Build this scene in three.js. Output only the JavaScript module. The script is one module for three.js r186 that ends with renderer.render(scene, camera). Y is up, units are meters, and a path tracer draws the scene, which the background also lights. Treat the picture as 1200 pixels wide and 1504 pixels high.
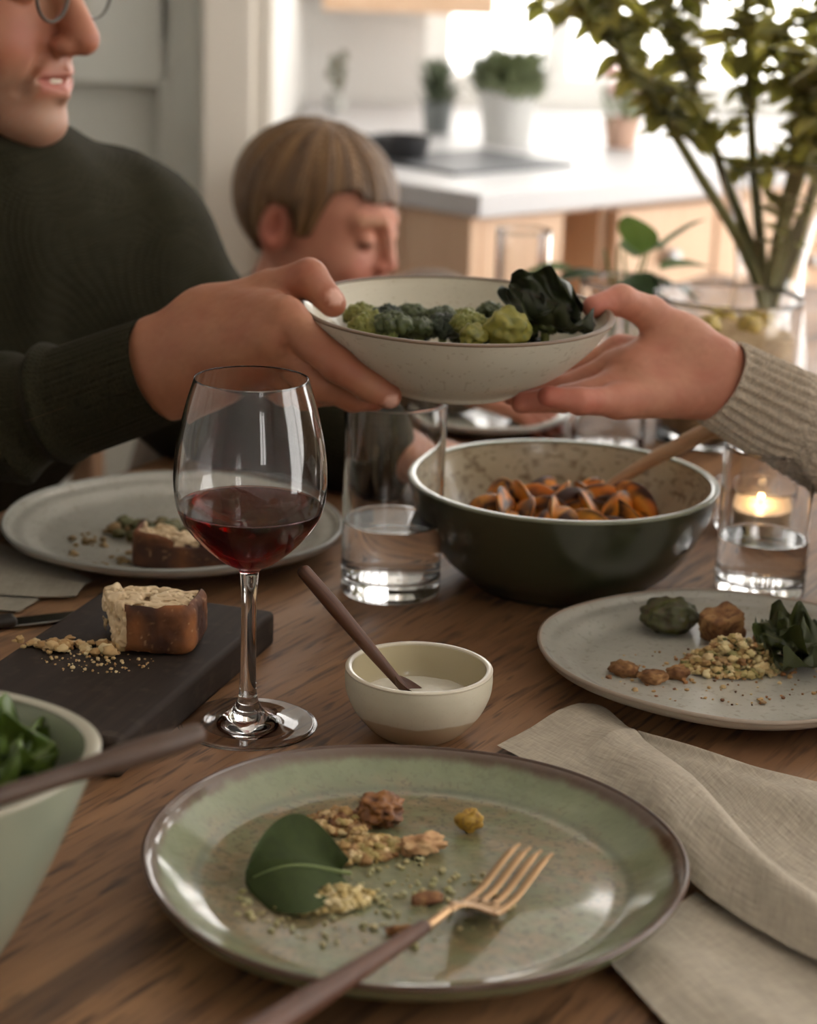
import * as THREE from 'three';
import { RoundedBoxGeometry } from 'three/addons/geometries/RoundedBoxGeometry.js';
import { mergeGeometries, mergeVertices } from 'three/addons/utils/BufferGeometryUtils.js';

// ---------------------------------------------------------------- camera, sky, exposure
const scene = new THREE.Scene();
const camera = new THREE.PerspectiveCamera(2 * Math.atan(752 / 3000) * 180 / Math.PI, 1200 / 1504, 0.05, 60);
camera.position.set(0, 1.23, 0);
camera.rotation.set(-16.5 * Math.PI / 180, 0, 0);
camera.rotateZ(2.0 * Math.PI / 180);
camera.focus = 1.2;
camera.userData.fStop = 5.8;
scene.background = new THREE.Color().setRGB(1.0, 0.96, 0.91);
scene.backgroundIntensity = 3.7;
const renderer = new THREE.WebGLRenderer({ antialias: true });
renderer.toneMapping = THREE.LinearToneMapping;
renderer.toneMappingExposure = 1.5;
renderer.shadowMap.enabled = true;

// ---------------------------------------------------------------- helpers
const V = (x, y, z) => new THREE.Vector3(x, y, z);
const V2 = (x, y) => new THREE.Vector2(x, y);
const TOP = 0.76;                                    // height of the table top
const { lerp, clamp, smoothstep } = THREE.MathUtils;
function rng(seed) { return () => { seed = (seed + 0x6d2b79f5) | 0; let t = Math.imul(seed ^ (seed >>> 15), 1 | seed); t = (t + Math.imul(t ^ (t >>> 7), 61 | t)) ^ t; return ((t ^ (t >>> 14)) >>> 0) / 4294967296; }; }
function hash3(x, y, z) { let h = Math.imul(x, 374761393) ^ Math.imul(y, 668265263) ^ Math.imul(z, 2147483629 | 0); h = Math.imul(h ^ (h >>> 13), 1274126177); return ((h ^ (h >>> 16)) >>> 0) / 4294967296; }
function noise(x, y, z = 0) {
  const ix = Math.floor(x), iy = Math.floor(y), iz = Math.floor(z); let fx = x - ix, fy = y - iy, fz = z - iz;
  fx = fx * fx * (3 - 2 * fx); fy = fy * fy * (3 - 2 * fy); fz = fz * fz * (3 - 2 * fz);
  const a = (i, j, k) => hash3(ix + i, iy + j, iz + k);
  return lerp(lerp(lerp(a(0, 0, 0), a(1, 0, 0), fx), lerp(a(0, 1, 0), a(1, 1, 0), fx), fy), lerp(lerp(a(0, 0, 1), a(1, 0, 1), fx), lerp(a(0, 1, 1), a(1, 1, 1), fx), fy), fz);
}
function fbm(x, y, z = 0, n = 4) { let s = 0, a = 0.5, t = 0; for (let i = 0; i < n; i++) { s += a * noise(x, y, z + i * 7.3); t += a; x *= 2.03; y *= 2.03; z *= 2.03; a *= 0.5; } return s / t; }
const mix3 = (a, b, t) => [lerp(a[0], b[0], t), lerp(a[1], b[1], t), lerp(a[2], b[2], t)];
const lin = (c) => c.map((x) => (x <= 0.04045 ? x / 12.92 : Math.pow((x + 0.055) / 1.055, 2.4)));
function tex(w, h, fn, srgb = true) {                // fn(u, v) -> [r, g, b] or a grey value, 0..1
  const d = new Uint8Array(w * h * 4);
  for (let j = 0, o = 0; j < h; j++) for (let i = 0; i < w; i++, o += 4) {
    const c = fn((i + 0.5) / w, (j + 0.5) / h), a = typeof c === 'number' ? [c, c, c] : c;
    for (let k = 0; k < 3; k++) d[o + k] = clamp(Math.round(a[k] * 255), 0, 255);
    d[o + 3] = 255;
  }
  const t = new THREE.DataTexture(d, w, h);
  t.wrapS = t.wrapT = THREE.MirroredRepeatWrapping; t.magFilter = THREE.LinearFilter; t.minFilter = THREE.LinearMipmapLinearFilter; t.generateMipmaps = true;
  if (srgb) t.colorSpace = THREE.SRGBColorSpace;
  t.needsUpdate = true;
  return t;
}
const M = (color, roughness = 0.6, o = {}) => new THREE.MeshPhysicalMaterial({ color: Array.isArray(color) ? new THREE.Color().setRGB(...color, THREE.SRGBColorSpace) : color, roughness, ...o });
const taken = new Map();
const numbered = (n) => { const k = taken.get(n) ?? 0; taken.set(n, k + 1); return k ? n + '_' + String(k).padStart(3, '0') : n; };
function mesh(name, geo, mat, parent) { const m = new THREE.Mesh(geo, mat); m.name = parent ? name : numbered(name); m.castShadow = m.receiveShadow = true; (parent || scene).add(m); return m; }
function tag(o, label, category, group, kind) { o.userData.label = label; if (category) o.userData.category = category; if (group) o.userData.group = group; if (kind) o.userData.kind = kind; return o; }
function thing(name, label, category, [x, y, z] = [0, 0, 0], group) { const g = new THREE.Group(); g.name = numbered(name); g.position.set(x, y, z); scene.add(g); return tag(g, label, category, group); }
function struct(name, geo, mat, label) { const m = mesh(name, geo, mat); m.name = name; m.userData.kind = 'structure'; m.userData.label = label; return m; }
function outward(g) {                                // closed surfaces: faces turned outward
  const p = g.attributes.position, ix = g.index; let vol = 0; const a = V(), b = V(), c = V();
  const n = ix ? ix.count : p.count;
  for (let i = 0; i < n; i += 3) { const k = ix ? [ix.getX(i), ix.getX(i + 1), ix.getX(i + 2)] : [i, i + 1, i + 2]; a.fromBufferAttribute(p, k[0]); b.fromBufferAttribute(p, k[1]); c.fromBufferAttribute(p, k[2]); vol += a.dot(b.cross(c)); }
  if (vol < 0) { for (let i = 0; i < n; i += 3) { const t = ix.getX(i); ix.setX(i, ix.getX(i + 2)); ix.setX(i + 2, t); } const nn = g.attributes.normal; for (let i = 0; i < nn.count; i++) nn.setXYZ(i, -nn.getX(i), -nn.getY(i), -nn.getZ(i)); }
  return g;
}
function spline(pts, n = 8) { return new THREE.SplineCurve(pts.map((p) => V2(p[0], p[1]))).getPoints(pts.length * n); }
function lathe(pts, seg = 96, smooth = 6) {          // pts: closed half-profile [r, y]
  const c = (smooth ? spline(pts, smooth) : pts.map((p) => V2(p[0], p[1]))).map((p) => V2(Math.max(p.x, 0), p.y));
  return outward(new THREE.LatheGeometry(c, seg));
}
function planarUV(g, size) { const p = g.attributes.position, uv = new Float32Array(p.count * 2); for (let i = 0; i < p.count; i++) { uv[2 * i] = p.getX(i) / size + 0.5; uv[2 * i + 1] = p.getZ(i) / size + 0.5; } g.setAttribute('uv', new THREE.BufferAttribute(uv, 2)); return g; }
function scaleUV(g, su, sv) { const u = g.attributes.uv; for (let i = 0; i < u.count; i++) u.setXY(i, u.getX(i) * su, u.getY(i) * sv); return g; }
function warp(g, fn) { const p = g.attributes.position, v = V(); for (let i = 0; i < p.count; i++) { v.fromBufferAttribute(p, i); fn(v, i); p.setXYZ(i, v.x, v.y, v.z); } g.computeVertexNormals(); return g; }
function paint(g, fn) { const p = g.attributes.position, c = new Float32Array(p.count * 3), v = V(); for (let i = 0; i < p.count; i++) { v.fromBufferAttribute(p, i); const k = lin(fn(v, i)); c.set(k, i * 3); } g.setAttribute('color', new THREE.BufferAttribute(c, 3)); return g; }
const box = (w, h, d, r = 0.004, s = 2) => new RoundedBoxGeometry(w, h, d, s, Math.min(r, w / 2.01, h / 2.01, d / 2.01));
const at = (g, x, y, z, ry = 0) => { if (ry) g.rotateY(ry); return g.translate(x, y, z); };
function tube(pts, radii, seg = 12, per = 6, caps = true) {   // a swept round bar whose radius follows the points
  const curve = new THREE.CatmullRomCurve3(pts.map((p) => V(...p))), n = (pts.length - 1) * per, fr = curve.computeFrenetFrames(n, false), pos = [], idx = [], uv = [], L = curve.getLength();
  const rad = (t) => { const k = t * (radii.length - 1), i = Math.min(Math.floor(k), radii.length - 2); return lerp(radii[i], radii[i + 1], k - i); };
  const rings = [];
  if (caps) for (const q of [0, 0.5, 0.85]) rings.push([0, q]);
  for (let i = 0; i <= n; i++) rings.push([i / n, 1]);
  if (caps) for (const q of [0.85, 0.5, 0]) rings.push([1, q]);
  rings.forEach(([t, q], k) => {
    const r = rad(t), c = curve.getPoint(t), i = Math.round(t * n), push = q < 1 ? Math.sqrt(1 - q * q) * r * 0.8 * (t ? 1 : -1) : 0;
    c.addScaledVector(fr.tangents[i], push);
    for (let j = 0; j <= seg; j++) { const a = j / seg * 2 * Math.PI, d = fr.normals[i].clone().multiplyScalar(Math.cos(a)).addScaledVector(fr.binormals[i], Math.sin(a)); pos.push(c.x + d.x * r * q, c.y + d.y * r * q, c.z + d.z * r * q); uv.push(t * L, j / seg * 2 * Math.PI * r); }
    if (k) for (let j = 0; j < seg; j++) { const a = (k - 1) * (seg + 1) + j, b = a + seg + 1; idx.push(a, a + 1, b, a + 1, b + 1, b); }
  });
  const g = new THREE.BufferGeometry(); g.setAttribute('position', new THREE.Float32BufferAttribute(pos, 3)); g.setAttribute('uv', new THREE.Float32BufferAttribute(uv, 2)); g.setIndex(idx); g.computeVertexNormals();
  return caps ? outward(g) : g;
}
function lump(r, seed, amp = 0.25, freq = 1.6, sq = [1, 1, 1], detail = 3, cube = 0) {   // an uneven rounded piece
  let g = new THREE.IcosahedronGeometry(1, detail); g.deleteAttribute('uv'); g.deleteAttribute('normal'); g = mergeVertices(g, 1e-4);
  return warp(g, (v) => { if (cube) v.multiplyScalar(0.86 / Math.pow(Math.max(Math.abs(v.x), Math.abs(v.y), Math.abs(v.z)), cube)); const k = 1 + amp * 2 * (fbm(v.x * freq + seed * 3.1, v.y * freq + seed, v.z * freq + 5, detail > 4 ? 5 : 3) - 0.5); v.set(v.x * k * r * sq[0], v.y * k * r * sq[1], v.z * k * r * sq[2]); });
}
// signed distances and their surface
const cap = (p, a, b, ra, rb) => { const bx = b[0] - a[0], by = b[1] - a[1], bz = b[2] - a[2], px = p[0] - a[0], py = p[1] - a[1], pz = p[2] - a[2], t = clamp((px * bx + py * by + pz * bz) / (bx * bx + by * by + bz * bz + 1e-12), 0, 1), x = px - bx * t, y = py - by * t, z = pz - bz * t; return Math.sqrt(x * x + y * y + z * z) - lerp(ra, rb, t); };
const ell = (p, c, r) => { const x = (p[0] - c[0]) / r[0], y = (p[1] - c[1]) / r[1], z = (p[2] - c[2]) / r[2], k0 = Math.sqrt(x * x + y * y + z * z), k1 = Math.sqrt((x / r[0]) ** 2 + (y / r[1]) ** 2 + (z / r[2]) ** 2); return k1 < 1e-9 ? -Math.min(...r) : k0 * (k0 - 1) / k1; };
const smin = (a, b, k) => { const h = Math.max(k - Math.abs(a - b), 0) / k; return Math.min(a, b) - h * h * k * 0.25; };
const smax = (a, b, k) => -smin(-a, -b, k);
function sdf(f, lo, hi, h, col) {                    // surface nets
  const n = [0, 1, 2].map((k) => Math.ceil((hi[k] - lo[k]) / h) + 1), [nx, ny, nz] = n, val = new Float32Array(nx * ny * nz), id = (i, j, k) => (k * ny + j) * nx + i, p = [0, 0, 0];
  for (let k = 0; k < nz; k++) for (let j = 0; j < ny; j++) for (let i = 0; i < nx; i++) { p[0] = lo[0] + i * h; p[1] = lo[1] + j * h; p[2] = lo[2] + k * h; val[id(i, j, k)] = f(p); }
  const cell = new Int32Array(nx * ny * nz).fill(-1), pos = [], nor = [], colr = [], idx = [];
  const C = [[0, 0, 0], [1, 0, 0], [0, 1, 0], [1, 1, 0], [0, 0, 1], [1, 0, 1], [0, 1, 1], [1, 1, 1]], E = [[0, 1], [2, 3], [4, 5], [6, 7], [0, 2], [1, 3], [4, 6], [5, 7], [0, 4], [1, 5], [2, 6], [3, 7]];
  for (let k = 0; k < nz - 1; k++) for (let j = 0; j < ny - 1; j++) for (let i = 0; i < nx - 1; i++) {
    const v = C.map((c) => val[id(i + c[0], j + c[1], k + c[2])]); let neg = 0; for (const x of v) neg += x < 0; if (!neg || neg === 8) continue;
    let x = 0, y = 0, z = 0, m = 0;
    for (const [a, b] of E) if ((v[a] < 0) !== (v[b] < 0)) { const t = v[a] / (v[a] - v[b]); x += lerp(C[a][0], C[b][0], t); y += lerp(C[a][1], C[b][1], t); z += lerp(C[a][2], C[b][2], t); m++; }
    const q = [lo[0] + (i + x / m) * h, lo[1] + (j + y / m) * h, lo[2] + (k + z / m) * h], e = h * 0.5;
    const g = V(f([q[0] + e, q[1], q[2]]) - f([q[0] - e, q[1], q[2]]), f([q[0], q[1] + e, q[2]]) - f([q[0], q[1] - e, q[2]]), f([q[0], q[1], q[2] + e]) - f([q[0], q[1], q[2] - e])).normalize();
    cell[id(i, j, k)] = pos.length / 3; pos.push(...q); nor.push(g.x, g.y, g.z); if (col) colr.push(...lin(col(q, g)));
  }
  const quad = (a, b, c, d, flip) => { if (a < 0 || b < 0 || c < 0 || d < 0) return; if (flip) idx.push(a, c, b, a, d, c); else idx.push(a, b, c, a, c, d); };
  for (let k = 1; k < nz - 1; k++) for (let j = 1; j < ny - 1; j++) for (let i = 1; i < nx - 1; i++) {
    const s = val[id(i, j, k)] < 0;
    if (s !== (val[id(i + 1, j, k)] < 0)) quad(cell[id(i, j - 1, k - 1)], cell[id(i, j, k - 1)], cell[id(i, j, k)], cell[id(i, j - 1, k)], !s);
    if (s !== (val[id(i, j + 1, k)] < 0)) quad(cell[id(i - 1, j, k - 1)], cell[id(i - 1, j, k)], cell[id(i, j, k)], cell[id(i, j, k - 1)], !s);
    if (s !== (val[id(i, j, k + 1)] < 0)) quad(cell[id(i - 1, j - 1, k)], cell[id(i, j - 1, k)], cell[id(i, j, k)], cell[id(i - 1, j, k)], !s);
  }
  const g = new THREE.BufferGeometry(); g.setAttribute('position', new THREE.Float32BufferAttribute(pos, 3)); g.setAttribute('normal', new THREE.Float32BufferAttribute(nor, 3)); if (col) g.setAttribute('color', new THREE.Float32BufferAttribute(colr, 3)); g.setIndex(idx);
  return g;
}
function boxUV(g, s = 1) { const p = g.attributes.position, n = g.attributes.normal, uv = new Float32Array(p.count * 2); for (let i = 0; i < p.count; i++) { const ax = Math.abs(n.getX(i)), ay = Math.abs(n.getY(i)), az = Math.abs(n.getZ(i)); const [a, b] = ay > ax && ay > az ? [p.getX(i), p.getZ(i)] : ax > az ? [p.getZ(i), p.getY(i)] : [p.getX(i), p.getY(i)]; uv[2 * i] = a * s; uv[2 * i + 1] = b * s; } g.setAttribute('uv', new THREE.BufferAttribute(uv, 2)); return g; }
function clean(g) { const o = g.index ? g.clone() : g.clone(); for (const k of Object.keys(o.attributes)) if (!['position', 'normal', 'color'].includes(k)) o.deleteAttribute(k); return o; }
const join = (list) => mergeGeometries(list.map((g) => { const c = clean(g); return c.index ? c.toNonIndexed() : c; }));

// ---------------------------------------------------------------- the room
const paintWhite = M([0.86, 0.855, 0.84], 0.75), doorPaint = M([0.76, 0.765, 0.73], 0.5), trimPaint = M([0.84, 0.81, 0.76], 0.5);
const frameWhite = M([0.93, 0.93, 0.92], 0.4), pane = new THREE.MeshPhysicalMaterial({ color: 0xffffff, roughness: 0.02, transmission: 1, thickness: 0, ior: 1.5 });
const floorMat = M([0.62, 0.52, 0.42], 0.55, { map: tex(512, 512, (u, v) => { const p = Math.floor(v * 4), g = fbm(u * 6 + p * 9, v * 60 + p * 3, p, 4); return mix3([0.86, 0.80, 0.74], [1, 0.97, 0.94], g); }) });
const XL = -2.4, XR = 2.3, ZB = -3.9, ZF = 1.7, CH = 2.6;
struct('floor', scaleUV(at(new THREE.BoxGeometry(XR - XL + 0.4, 0.1, ZF - ZB + 0.4), (XL + XR) / 2, -0.05, (ZB + ZF) / 2), 4, 4), floorMat, 'pale oak floor of the dining room');
struct('ceiling', at(new THREE.BoxGeometry(XR - XL + 0.4, 0.1, ZF - ZB + 0.4), (XL + XR) / 2, CH + 0.05, (ZB + ZF) / 2), paintWhite, 'white painted ceiling');
// a wall with openings: rects [a0, a1, y0, y1] along the wall
function wallGeo(len0, len1, holes, place) {
  const xs = [...new Set([len0, len1, ...holes.flatMap((h) => [h[0], h[1]])])].sort((a, b) => a - b), ys = [...new Set([0, CH, ...holes.flatMap((h) => [h[2], h[3]])])].sort((a, b) => a - b), list = [];
  for (let i = 0; i < xs.length - 1; i++) for (let j = 0; j < ys.length - 1; j++) {
    const cx = (xs[i] + xs[i + 1]) / 2, cy = (ys[j] + ys[j + 1]) / 2; if (holes.some((h) => cx > h[0] && cx < h[1] && cy > h[2] && cy < h[3])) continue;
    list.push(place(cx, cy, xs[i + 1] - xs[i], ys[j + 1] - ys[j]));
  }
  return mergeGeometries(list);
}
const WB = [0.0, 1.02, 0.88, 2.35], WD = [1.14, 2.14, 0.05, 2.35], WR = [-3.75, -0.05, 0.25, 2.45], WF = [0.9, 1.5, 1.0, 2.1];
struct('wall_back', wallGeo(XL - 0.2, XR + 0.2, [WB, WD], (x, y, w, h) => at(new THREE.BoxGeometry(w, h, 0.2), x, y, ZB - 0.1)), paintWhite, 'white kitchen wall around the bright window');
struct('wall_right', wallGeo(ZB, ZF, [WR], (z, y, w, h) => at(new THREE.BoxGeometry(0.2, h, w), XR + 0.1, y, z)), paintWhite, 'white side wall with a tall window');
struct('wall_left', at(new THREE.BoxGeometry(0.2, CH, ZF - ZB), XL - 0.1, CH / 2, (ZF + ZB) / 2), paintWhite, 'white wall behind the man');
struct('wall_front', wallGeo(XL, XR, [WF], (x, y, w, h) => at(new THREE.BoxGeometry(w, h, 0.2), x, y, ZF + 0.1)), paintWhite, 'white wall behind the viewer');
const ZD = -3.05;                                   // partition with the grey door
struct('wall_partition', join([at(new THREE.BoxGeometry(0.12, CH, 0.75), -0.285, CH / 2, -3.525), at(new THREE.BoxGeometry(-1.17 - XL, CH, 0.14), (XL - 1.17) / 2, CH / 2, ZD - 0.07), at(new THREE.BoxGeometry(0.88, 0.55, 0.14), -0.76, CH - 0.275, ZD - 0.07)]), paintWhite, 'white partition wall between the door and the kitchen');
{ // architrave on the partition's end, then the door with its two panels
  struct('trim_1', join([at(box(0.075, CH, 0.05, 0.006), -0.285, CH / 2, ZD + 0.0), at(box(0.03, CH, 0.03, 0.006), -0.235, CH / 2, ZD + 0.0)]), trimPaint, 'pale moulded door frame beside the grey panel door');
  const d = new THREE.Group(); d.name = 'door_1'; scene.add(d); tag(d, 'grey green painted panel door behind the man', null, null, 'structure'); d.position.set(-0.735, 0, ZD - 0.05);
  mesh('stile', at(box(0.10, 2.05, 0.045, 0.006), 0.39, 1.03, -0.02), doorPaint, d); mesh('stile', at(box(0.13, 2.05, 0.045, 0.006), -0.375, 1.03, -0.02), doorPaint, d);
  for (const [y, h] of [[0.12, 0.22], [1.03, 0.14], [1.98, 0.15]]) mesh('rail', at(box(0.70, h, 0.045, 0.006), 0.01, y, -0.02), doorPaint, d);
  mesh('panel', at(box(0.72, 0.74, 0.012, 0.004), 0, 0.595, -0.035), doorPaint, d); mesh('panel', at(box(0.72, 0.82, 0.012, 0.004), 0, 1.50, -0.035), doorPaint, d);
  mesh('handle', tube([[-0.36, 1.0, 0.0], [-0.36, 1.0, 0.05], [-0.26, 1.0, 0.05]], [0.008, 0.009, 0.008], 10, 6), M([0.7, 0.7, 0.68], 0.3, { metalness: 1 }), d);
}
function windowUnit(n, label, cols, rows, w, h, pos, ry) {
  const g = new THREE.Group(); g.name = 'window_' + n; g.position.set(...pos); g.rotation.y = ry; scene.add(g); tag(g, label, null, null, 'structure');
  mesh('window_frame', join([at(box(0.05, h, 0.09), -w / 2 + 0.025, h / 2, 0), at(box(0.05, h, 0.09), w / 2 - 0.025, h / 2, 0), at(box(w, 0.05, 0.09), 0, 0.025, 0), at(box(w, 0.05, 0.09), 0, h - 0.025, 0)]), frameWhite, g);
  for (let i = 1; i < cols; i++) mesh('mullion', at(box(0.045, h - 0.1, 0.06), -w / 2 + i * w / cols, h / 2, 0), frameWhite, g);
  for (let j = 1; j < rows; j++) mesh('glazing_bar', at(box(w - 0.1, 0.03, 0.05), 0, j * h / rows, 0), frameWhite, g);
  for (let i = 0; i < cols; i++) mesh('pane', at(new THREE.PlaneGeometry(w / cols - 0.05, h - 0.1), -w / 2 + (i + 0.5) * w / cols, h / 2, 0), pane, g);
}
windowUnit(1, 'bright kitchen window above the worktop', 4, 1, 1.02, 1.47, [0.51, 0.88, ZB - 0.1], 0);
windowUnit(2, 'white glazed garden door beside the kitchen units', 2, 3, 1.0, 2.3, [1.64, 0.05, ZB - 0.1], 0);
windowUnit(3, 'tall side window lighting the table', 4, 1, 3.7, 2.2, [XR + 0.1, 0.25, -1.9], -Math.PI / 2);
windowUnit(4, 'window in the wall behind the viewer', 2, 1, 0.6, 1.1, [1.2, 1.0, ZF + 0.1], Math.PI);

// ---------------------------------------------------------------- kitchen
const oakTex = tex(512, 512, (u, v) => { const g = fbm(u * 40, v * 3, 2, 4), k = fbm(u * 6, v * 1.5, 9, 3); return mix3(mix3([0.84, 0.70, 0.57], [0.93, 0.82, 0.71], g), [0.78, 0.62, 0.50], k * 0.4); });
const oak = M(0xffffff, 0.5, { map: oakTex }), stoneTop = M([0.80, 0.80, 0.81], 0.4), steel = M([0.75, 0.75, 0.76], 0.3, { metalness: 1 });
const KX = 0.085, KZ = -2.71, KA = 0.73;            // peninsula corner nearest the table and its turn
{
  const c = Math.cos(KA), s = Math.sin(KA), put = (a, b) => [KX + a * c - b * s, 0, KZ - a * s - b * c];   // a along the fronts, b into the depth
  const unit = (a0, w, label) => { const g = thing('kitchen_unit', label, 'cabinet', put(a0 + w / 2, 0.3), 'kitchen base units'); g.rotation.y = KA; return g; };
  const u0 = unit(0.0, 0.165, 'pale oak base unit at the corner of the worktop');
  mesh('carcass', at(box(0.165, 0.76, 0.40, 0.003), 0, 0.46, 0.07), oak, u0); mesh('door', at(box(0.159, 0.75, 0.02, 0.003), 0, 0.46, 0.283), oak, u0); mesh('plinth', at(box(0.16, 0.08, 0.36), 0, 0.04, 0.06), oak, u0);
  const u1 = unit(0.166, 0.10, 'open narrow shelf niche between the oak units');
  for (const x of [-0.046, 0.046]) mesh('side_panel', at(box(0.008, 0.76, 0.40, 0.001), x, 0.46, 0.07), oak, u1);
  mesh('back_panel', at(box(0.084, 0.76, 0.01, 0.001), 0, 0.46, -0.12), oak, u1); for (const y of [0.09, 0.45, 0.832]) mesh('shelf', at(box(0.084, 0.014, 0.38, 0.001), 0, y, 0.07), oak, u1); mesh('plinth', at(box(0.1, 0.08, 0.36), 0, 0.04, 0.06), oak, u1);
  const u2 = unit(0.267, 0.22, 'pale oak drawer unit with a steel knob');
  mesh('carcass', at(box(0.22, 0.76, 0.40, 0.003), 0, 0.46, 0.07), oak, u2); mesh('plinth', at(box(0.21, 0.08, 0.36), 0, 0.04, 0.06), oak, u2);
  for (const [y, h] of [[0.735, 0.19], [0.535, 0.2], [0.26, 0.34]]) { const d = mesh('drawer', at(box(0.212, h - 0.006, 0.02, 0.003), 0, y, 0.283), oak, u2); mesh('knob', at(new THREE.SphereGeometry(0.014, 16, 10), 0, y + 0.02, 0.305), steel, d); }
  const u3 = unit(0.488, 0.5, 'wide oak unit at the far end of the worktop');
  mesh('carcass', at(box(0.5, 0.76, 0.40, 0.003), 0, 0.46, 0.07), oak, u3); for (const x of [-0.125, 0.125]) { const d = mesh('door', at(box(0.244, 0.75, 0.02, 0.003), x, 0.46, 0.283), oak, u3); mesh('knob', at(new THREE.SphereGeometry(0.012, 12, 8), x * 0.2, 0.72, 0.305), steel, d); } mesh('plinth', at(box(0.48, 0.08, 0.36), 0, 0.04, 0.06), oak, u3);
  const e = thing('end_panel', 'broad pale oak panel closing the end of the worktop units', 'panel', put(-0.011, 0.3)); e.rotation.y = KA;
  for (let i = 0; i < 3; i++) mesh('board', at(box(0.018, 0.84, 0.137, 0.003), 0, 0.42, 0.23 - i * 0.14), oak, e);
  const w = thing('worktop', 'white stone worktop on the oak kitchen units', 'worktop', [0, 0.84, 0]);
  const sh = new THREE.Shape([V2(KX - 0.005, 2.685), V2(0.85, 3.365), V2(0.85, 3.89), V2(-0.215, 3.89), V2(-0.215, 2.965)]), sl = new THREE.ExtrudeGeometry(sh, { depth: 0.026, bevelEnabled: true, bevelSize: 0.003, bevelThickness: 0.003, bevelSegments: 2 }); sl.rotateX(-Math.PI / 2); sl.translate(0, 0.003, 0);
  mesh('slab', sl, stoneTop, w); mesh('hob_plate', at(box(0.24, 0.006, 0.2, 0.002), 0, 0, 0, KA).translate(0.07, 0.0345, -3.02), M([0.35, 0.36, 0.38], 0.45), w);
}
function potPlant(name, label, cat, [x, y, z], r, h, potMat, build) { const g = thing(name, label, cat, [x, y, z]); mesh('pot', lathe([[0, 0], [r * 0.75, 0], [r * 0.8, 0.003], [r, h * 0.92], [r * 1.04, h], [r * 0.95, h], [r * 0.9, h * 0.85], [0, h * 0.82]], 40, 4), potMat, g); build(g, h); return g; }
const leafGreen = (c, o = {}) => M(c, 0.55, { side: THREE.DoubleSide, ...o });
function tuft(r, h, n, seed, lw, ll) { // many narrow leaves springing from a pot
  const R = rng(seed), list = [];
  for (let i = 0; i < n; i++) { const a = R() * 6.283, q = Math.sqrt(R()) * r, y = R() * h * 0.75; const g = new THREE.PlaneGeometry(lw, ll, 1, 3); g.translate(0, ll / 2, 0); warp(g, (v) => { const t = v.y / ll; v.x *= Math.sin(Math.PI * (0.12 + 0.85 * t)); v.z = t * t * ll * 0.4; }); g.rotateX(R() * 0.9 - 0.1); g.rotateY(a); g.translate(Math.sin(a) * q, y, Math.cos(a) * q); list.push(g); }
  return mergeGeometries(list);
}
potPlant('herb_pot', 'round white pot of bushy green herb on the worktop', 'potted plant', [0.135, 0.874, -3.3], 0.047, 0.085, M([0.80, 0.80, 0.79], 0.5), (g, h) => tag(mesh('foliage', at(tuft(0.055, 0.07, 420, 5, 0.012, 0.035), 0, h * 0.8, 0), leafGreen([0.45, 0.49, 0.35]), g), 'bushy green herb', null, null, 'stuff'));
potPlant('small_herb_pot', 'small slim grey pot with upright dark herb by the window', 'potted plant', [0.025, 0.874, -3.42], 0.026, 0.05, M([0.45, 0.47, 0.47], 0.5), (g, h) => tag(mesh('foliage', at(tuft(0.02, 0.07, 120, 8, 0.01, 0.035), 0, h * 0.8, 0), leafGreen([0.40, 0.44, 0.35]), g), 'upright dark herb', null, null, 'stuff'));
potPlant('flower_pot', 'terracotta pot with pale pink blossoms on the worktop', 'potted plant', [0.318, 0.874, -3.3], 0.03, 0.045, M([0.80, 0.66, 0.58], 0.7), (g, h) => {
  const R = rng(31), pink = M([0.93, 0.78, 0.76], 0.7, { side: THREE.DoubleSide }); tag(mesh('foliage', at(tuft(0.035, 0.06, 70, 12, 0.009, 0.03), 0, h * 0.8, 0), leafGreen([0.62, 0.66, 0.55]), g), 'pale leaves', null, null, 'stuff');
  for (let i = 0; i < 16; i++) { const a = R() * 6.28, q = Math.sqrt(R()) * 0.05; mesh('blossom', at(lump(0.013, i, 0.4, 2, [1, 0.7, 1], 2), Math.cos(a) * q, h + 0.02 + R() * 0.07, Math.sin(a) * q), pink, g); }
});
{ const g = thing('black_pan', 'shallow black pan standing on the white hob', 'pan', [-0.030, 0.8775, -3.02]); mesh('body', lathe([[0, 0], [0.035, 0], [0.038, 0.002], [0.043, 0.028], [0.041, 0.028], [0.036, 0.005], [0, 0.004]], 40, 3), M([0.10, 0.10, 0.11], 0.35), g); mesh('handle', tube([[-0.04, 0.024, 0], [-0.09, 0.03, -0.02], [-0.12, 0.032, -0.03]], [0.006, 0.006, 0.007], 8, 4), M([0.1, 0.1, 0.11], 0.4), g); }
{ const g = thing('wall_shelf', 'pale wooden shelf fixed to the kitchen wall', 'shelf', [-0.03, 1.07, -3.77]); mesh('board', at(box(0.3, 0.035, 0.24, 0.004), 0, 0, 0), oak, g); for (const x of [-0.11, 0.11]) mesh('bracket', at(box(0.015, 0.08, 0.2, 0.003), x, 0.057, -0.01), oak, g); }
{ const g = thing('dried_sprig', 'thin dry sprig standing by the kitchen wall', 'sprig', [-0.155, 0.873, -3.72]); mesh('stem', tube([[0, 0, 0], [0.01, 0.06, 0], [0.0, 0.1, 0.01]], [0.0025, 0.002, 0.001], 6, 4), M([0.45, 0.42, 0.35], 0.8), g); for (let i = 0; i < 7; i++) mesh('leaf', at(lump(0.008, i, 0.3, 2, [1, 1.4, 0.6], 1), Math.sin(i * 2.4) * 0.012, 0.05 + i * 0.008, Math.cos(i * 2.4) * 0.01), leafGreen([0.45, 0.45, 0.38]), g); mesh('holder', lathe([[0, 0], [0.016, 0], [0.018, 0.03], [0.016, 0.03], [0.014, 0.004], [0, 0.004]], 24, 3), M([0.7, 0.7, 0.68], 0.4), g); }

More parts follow.
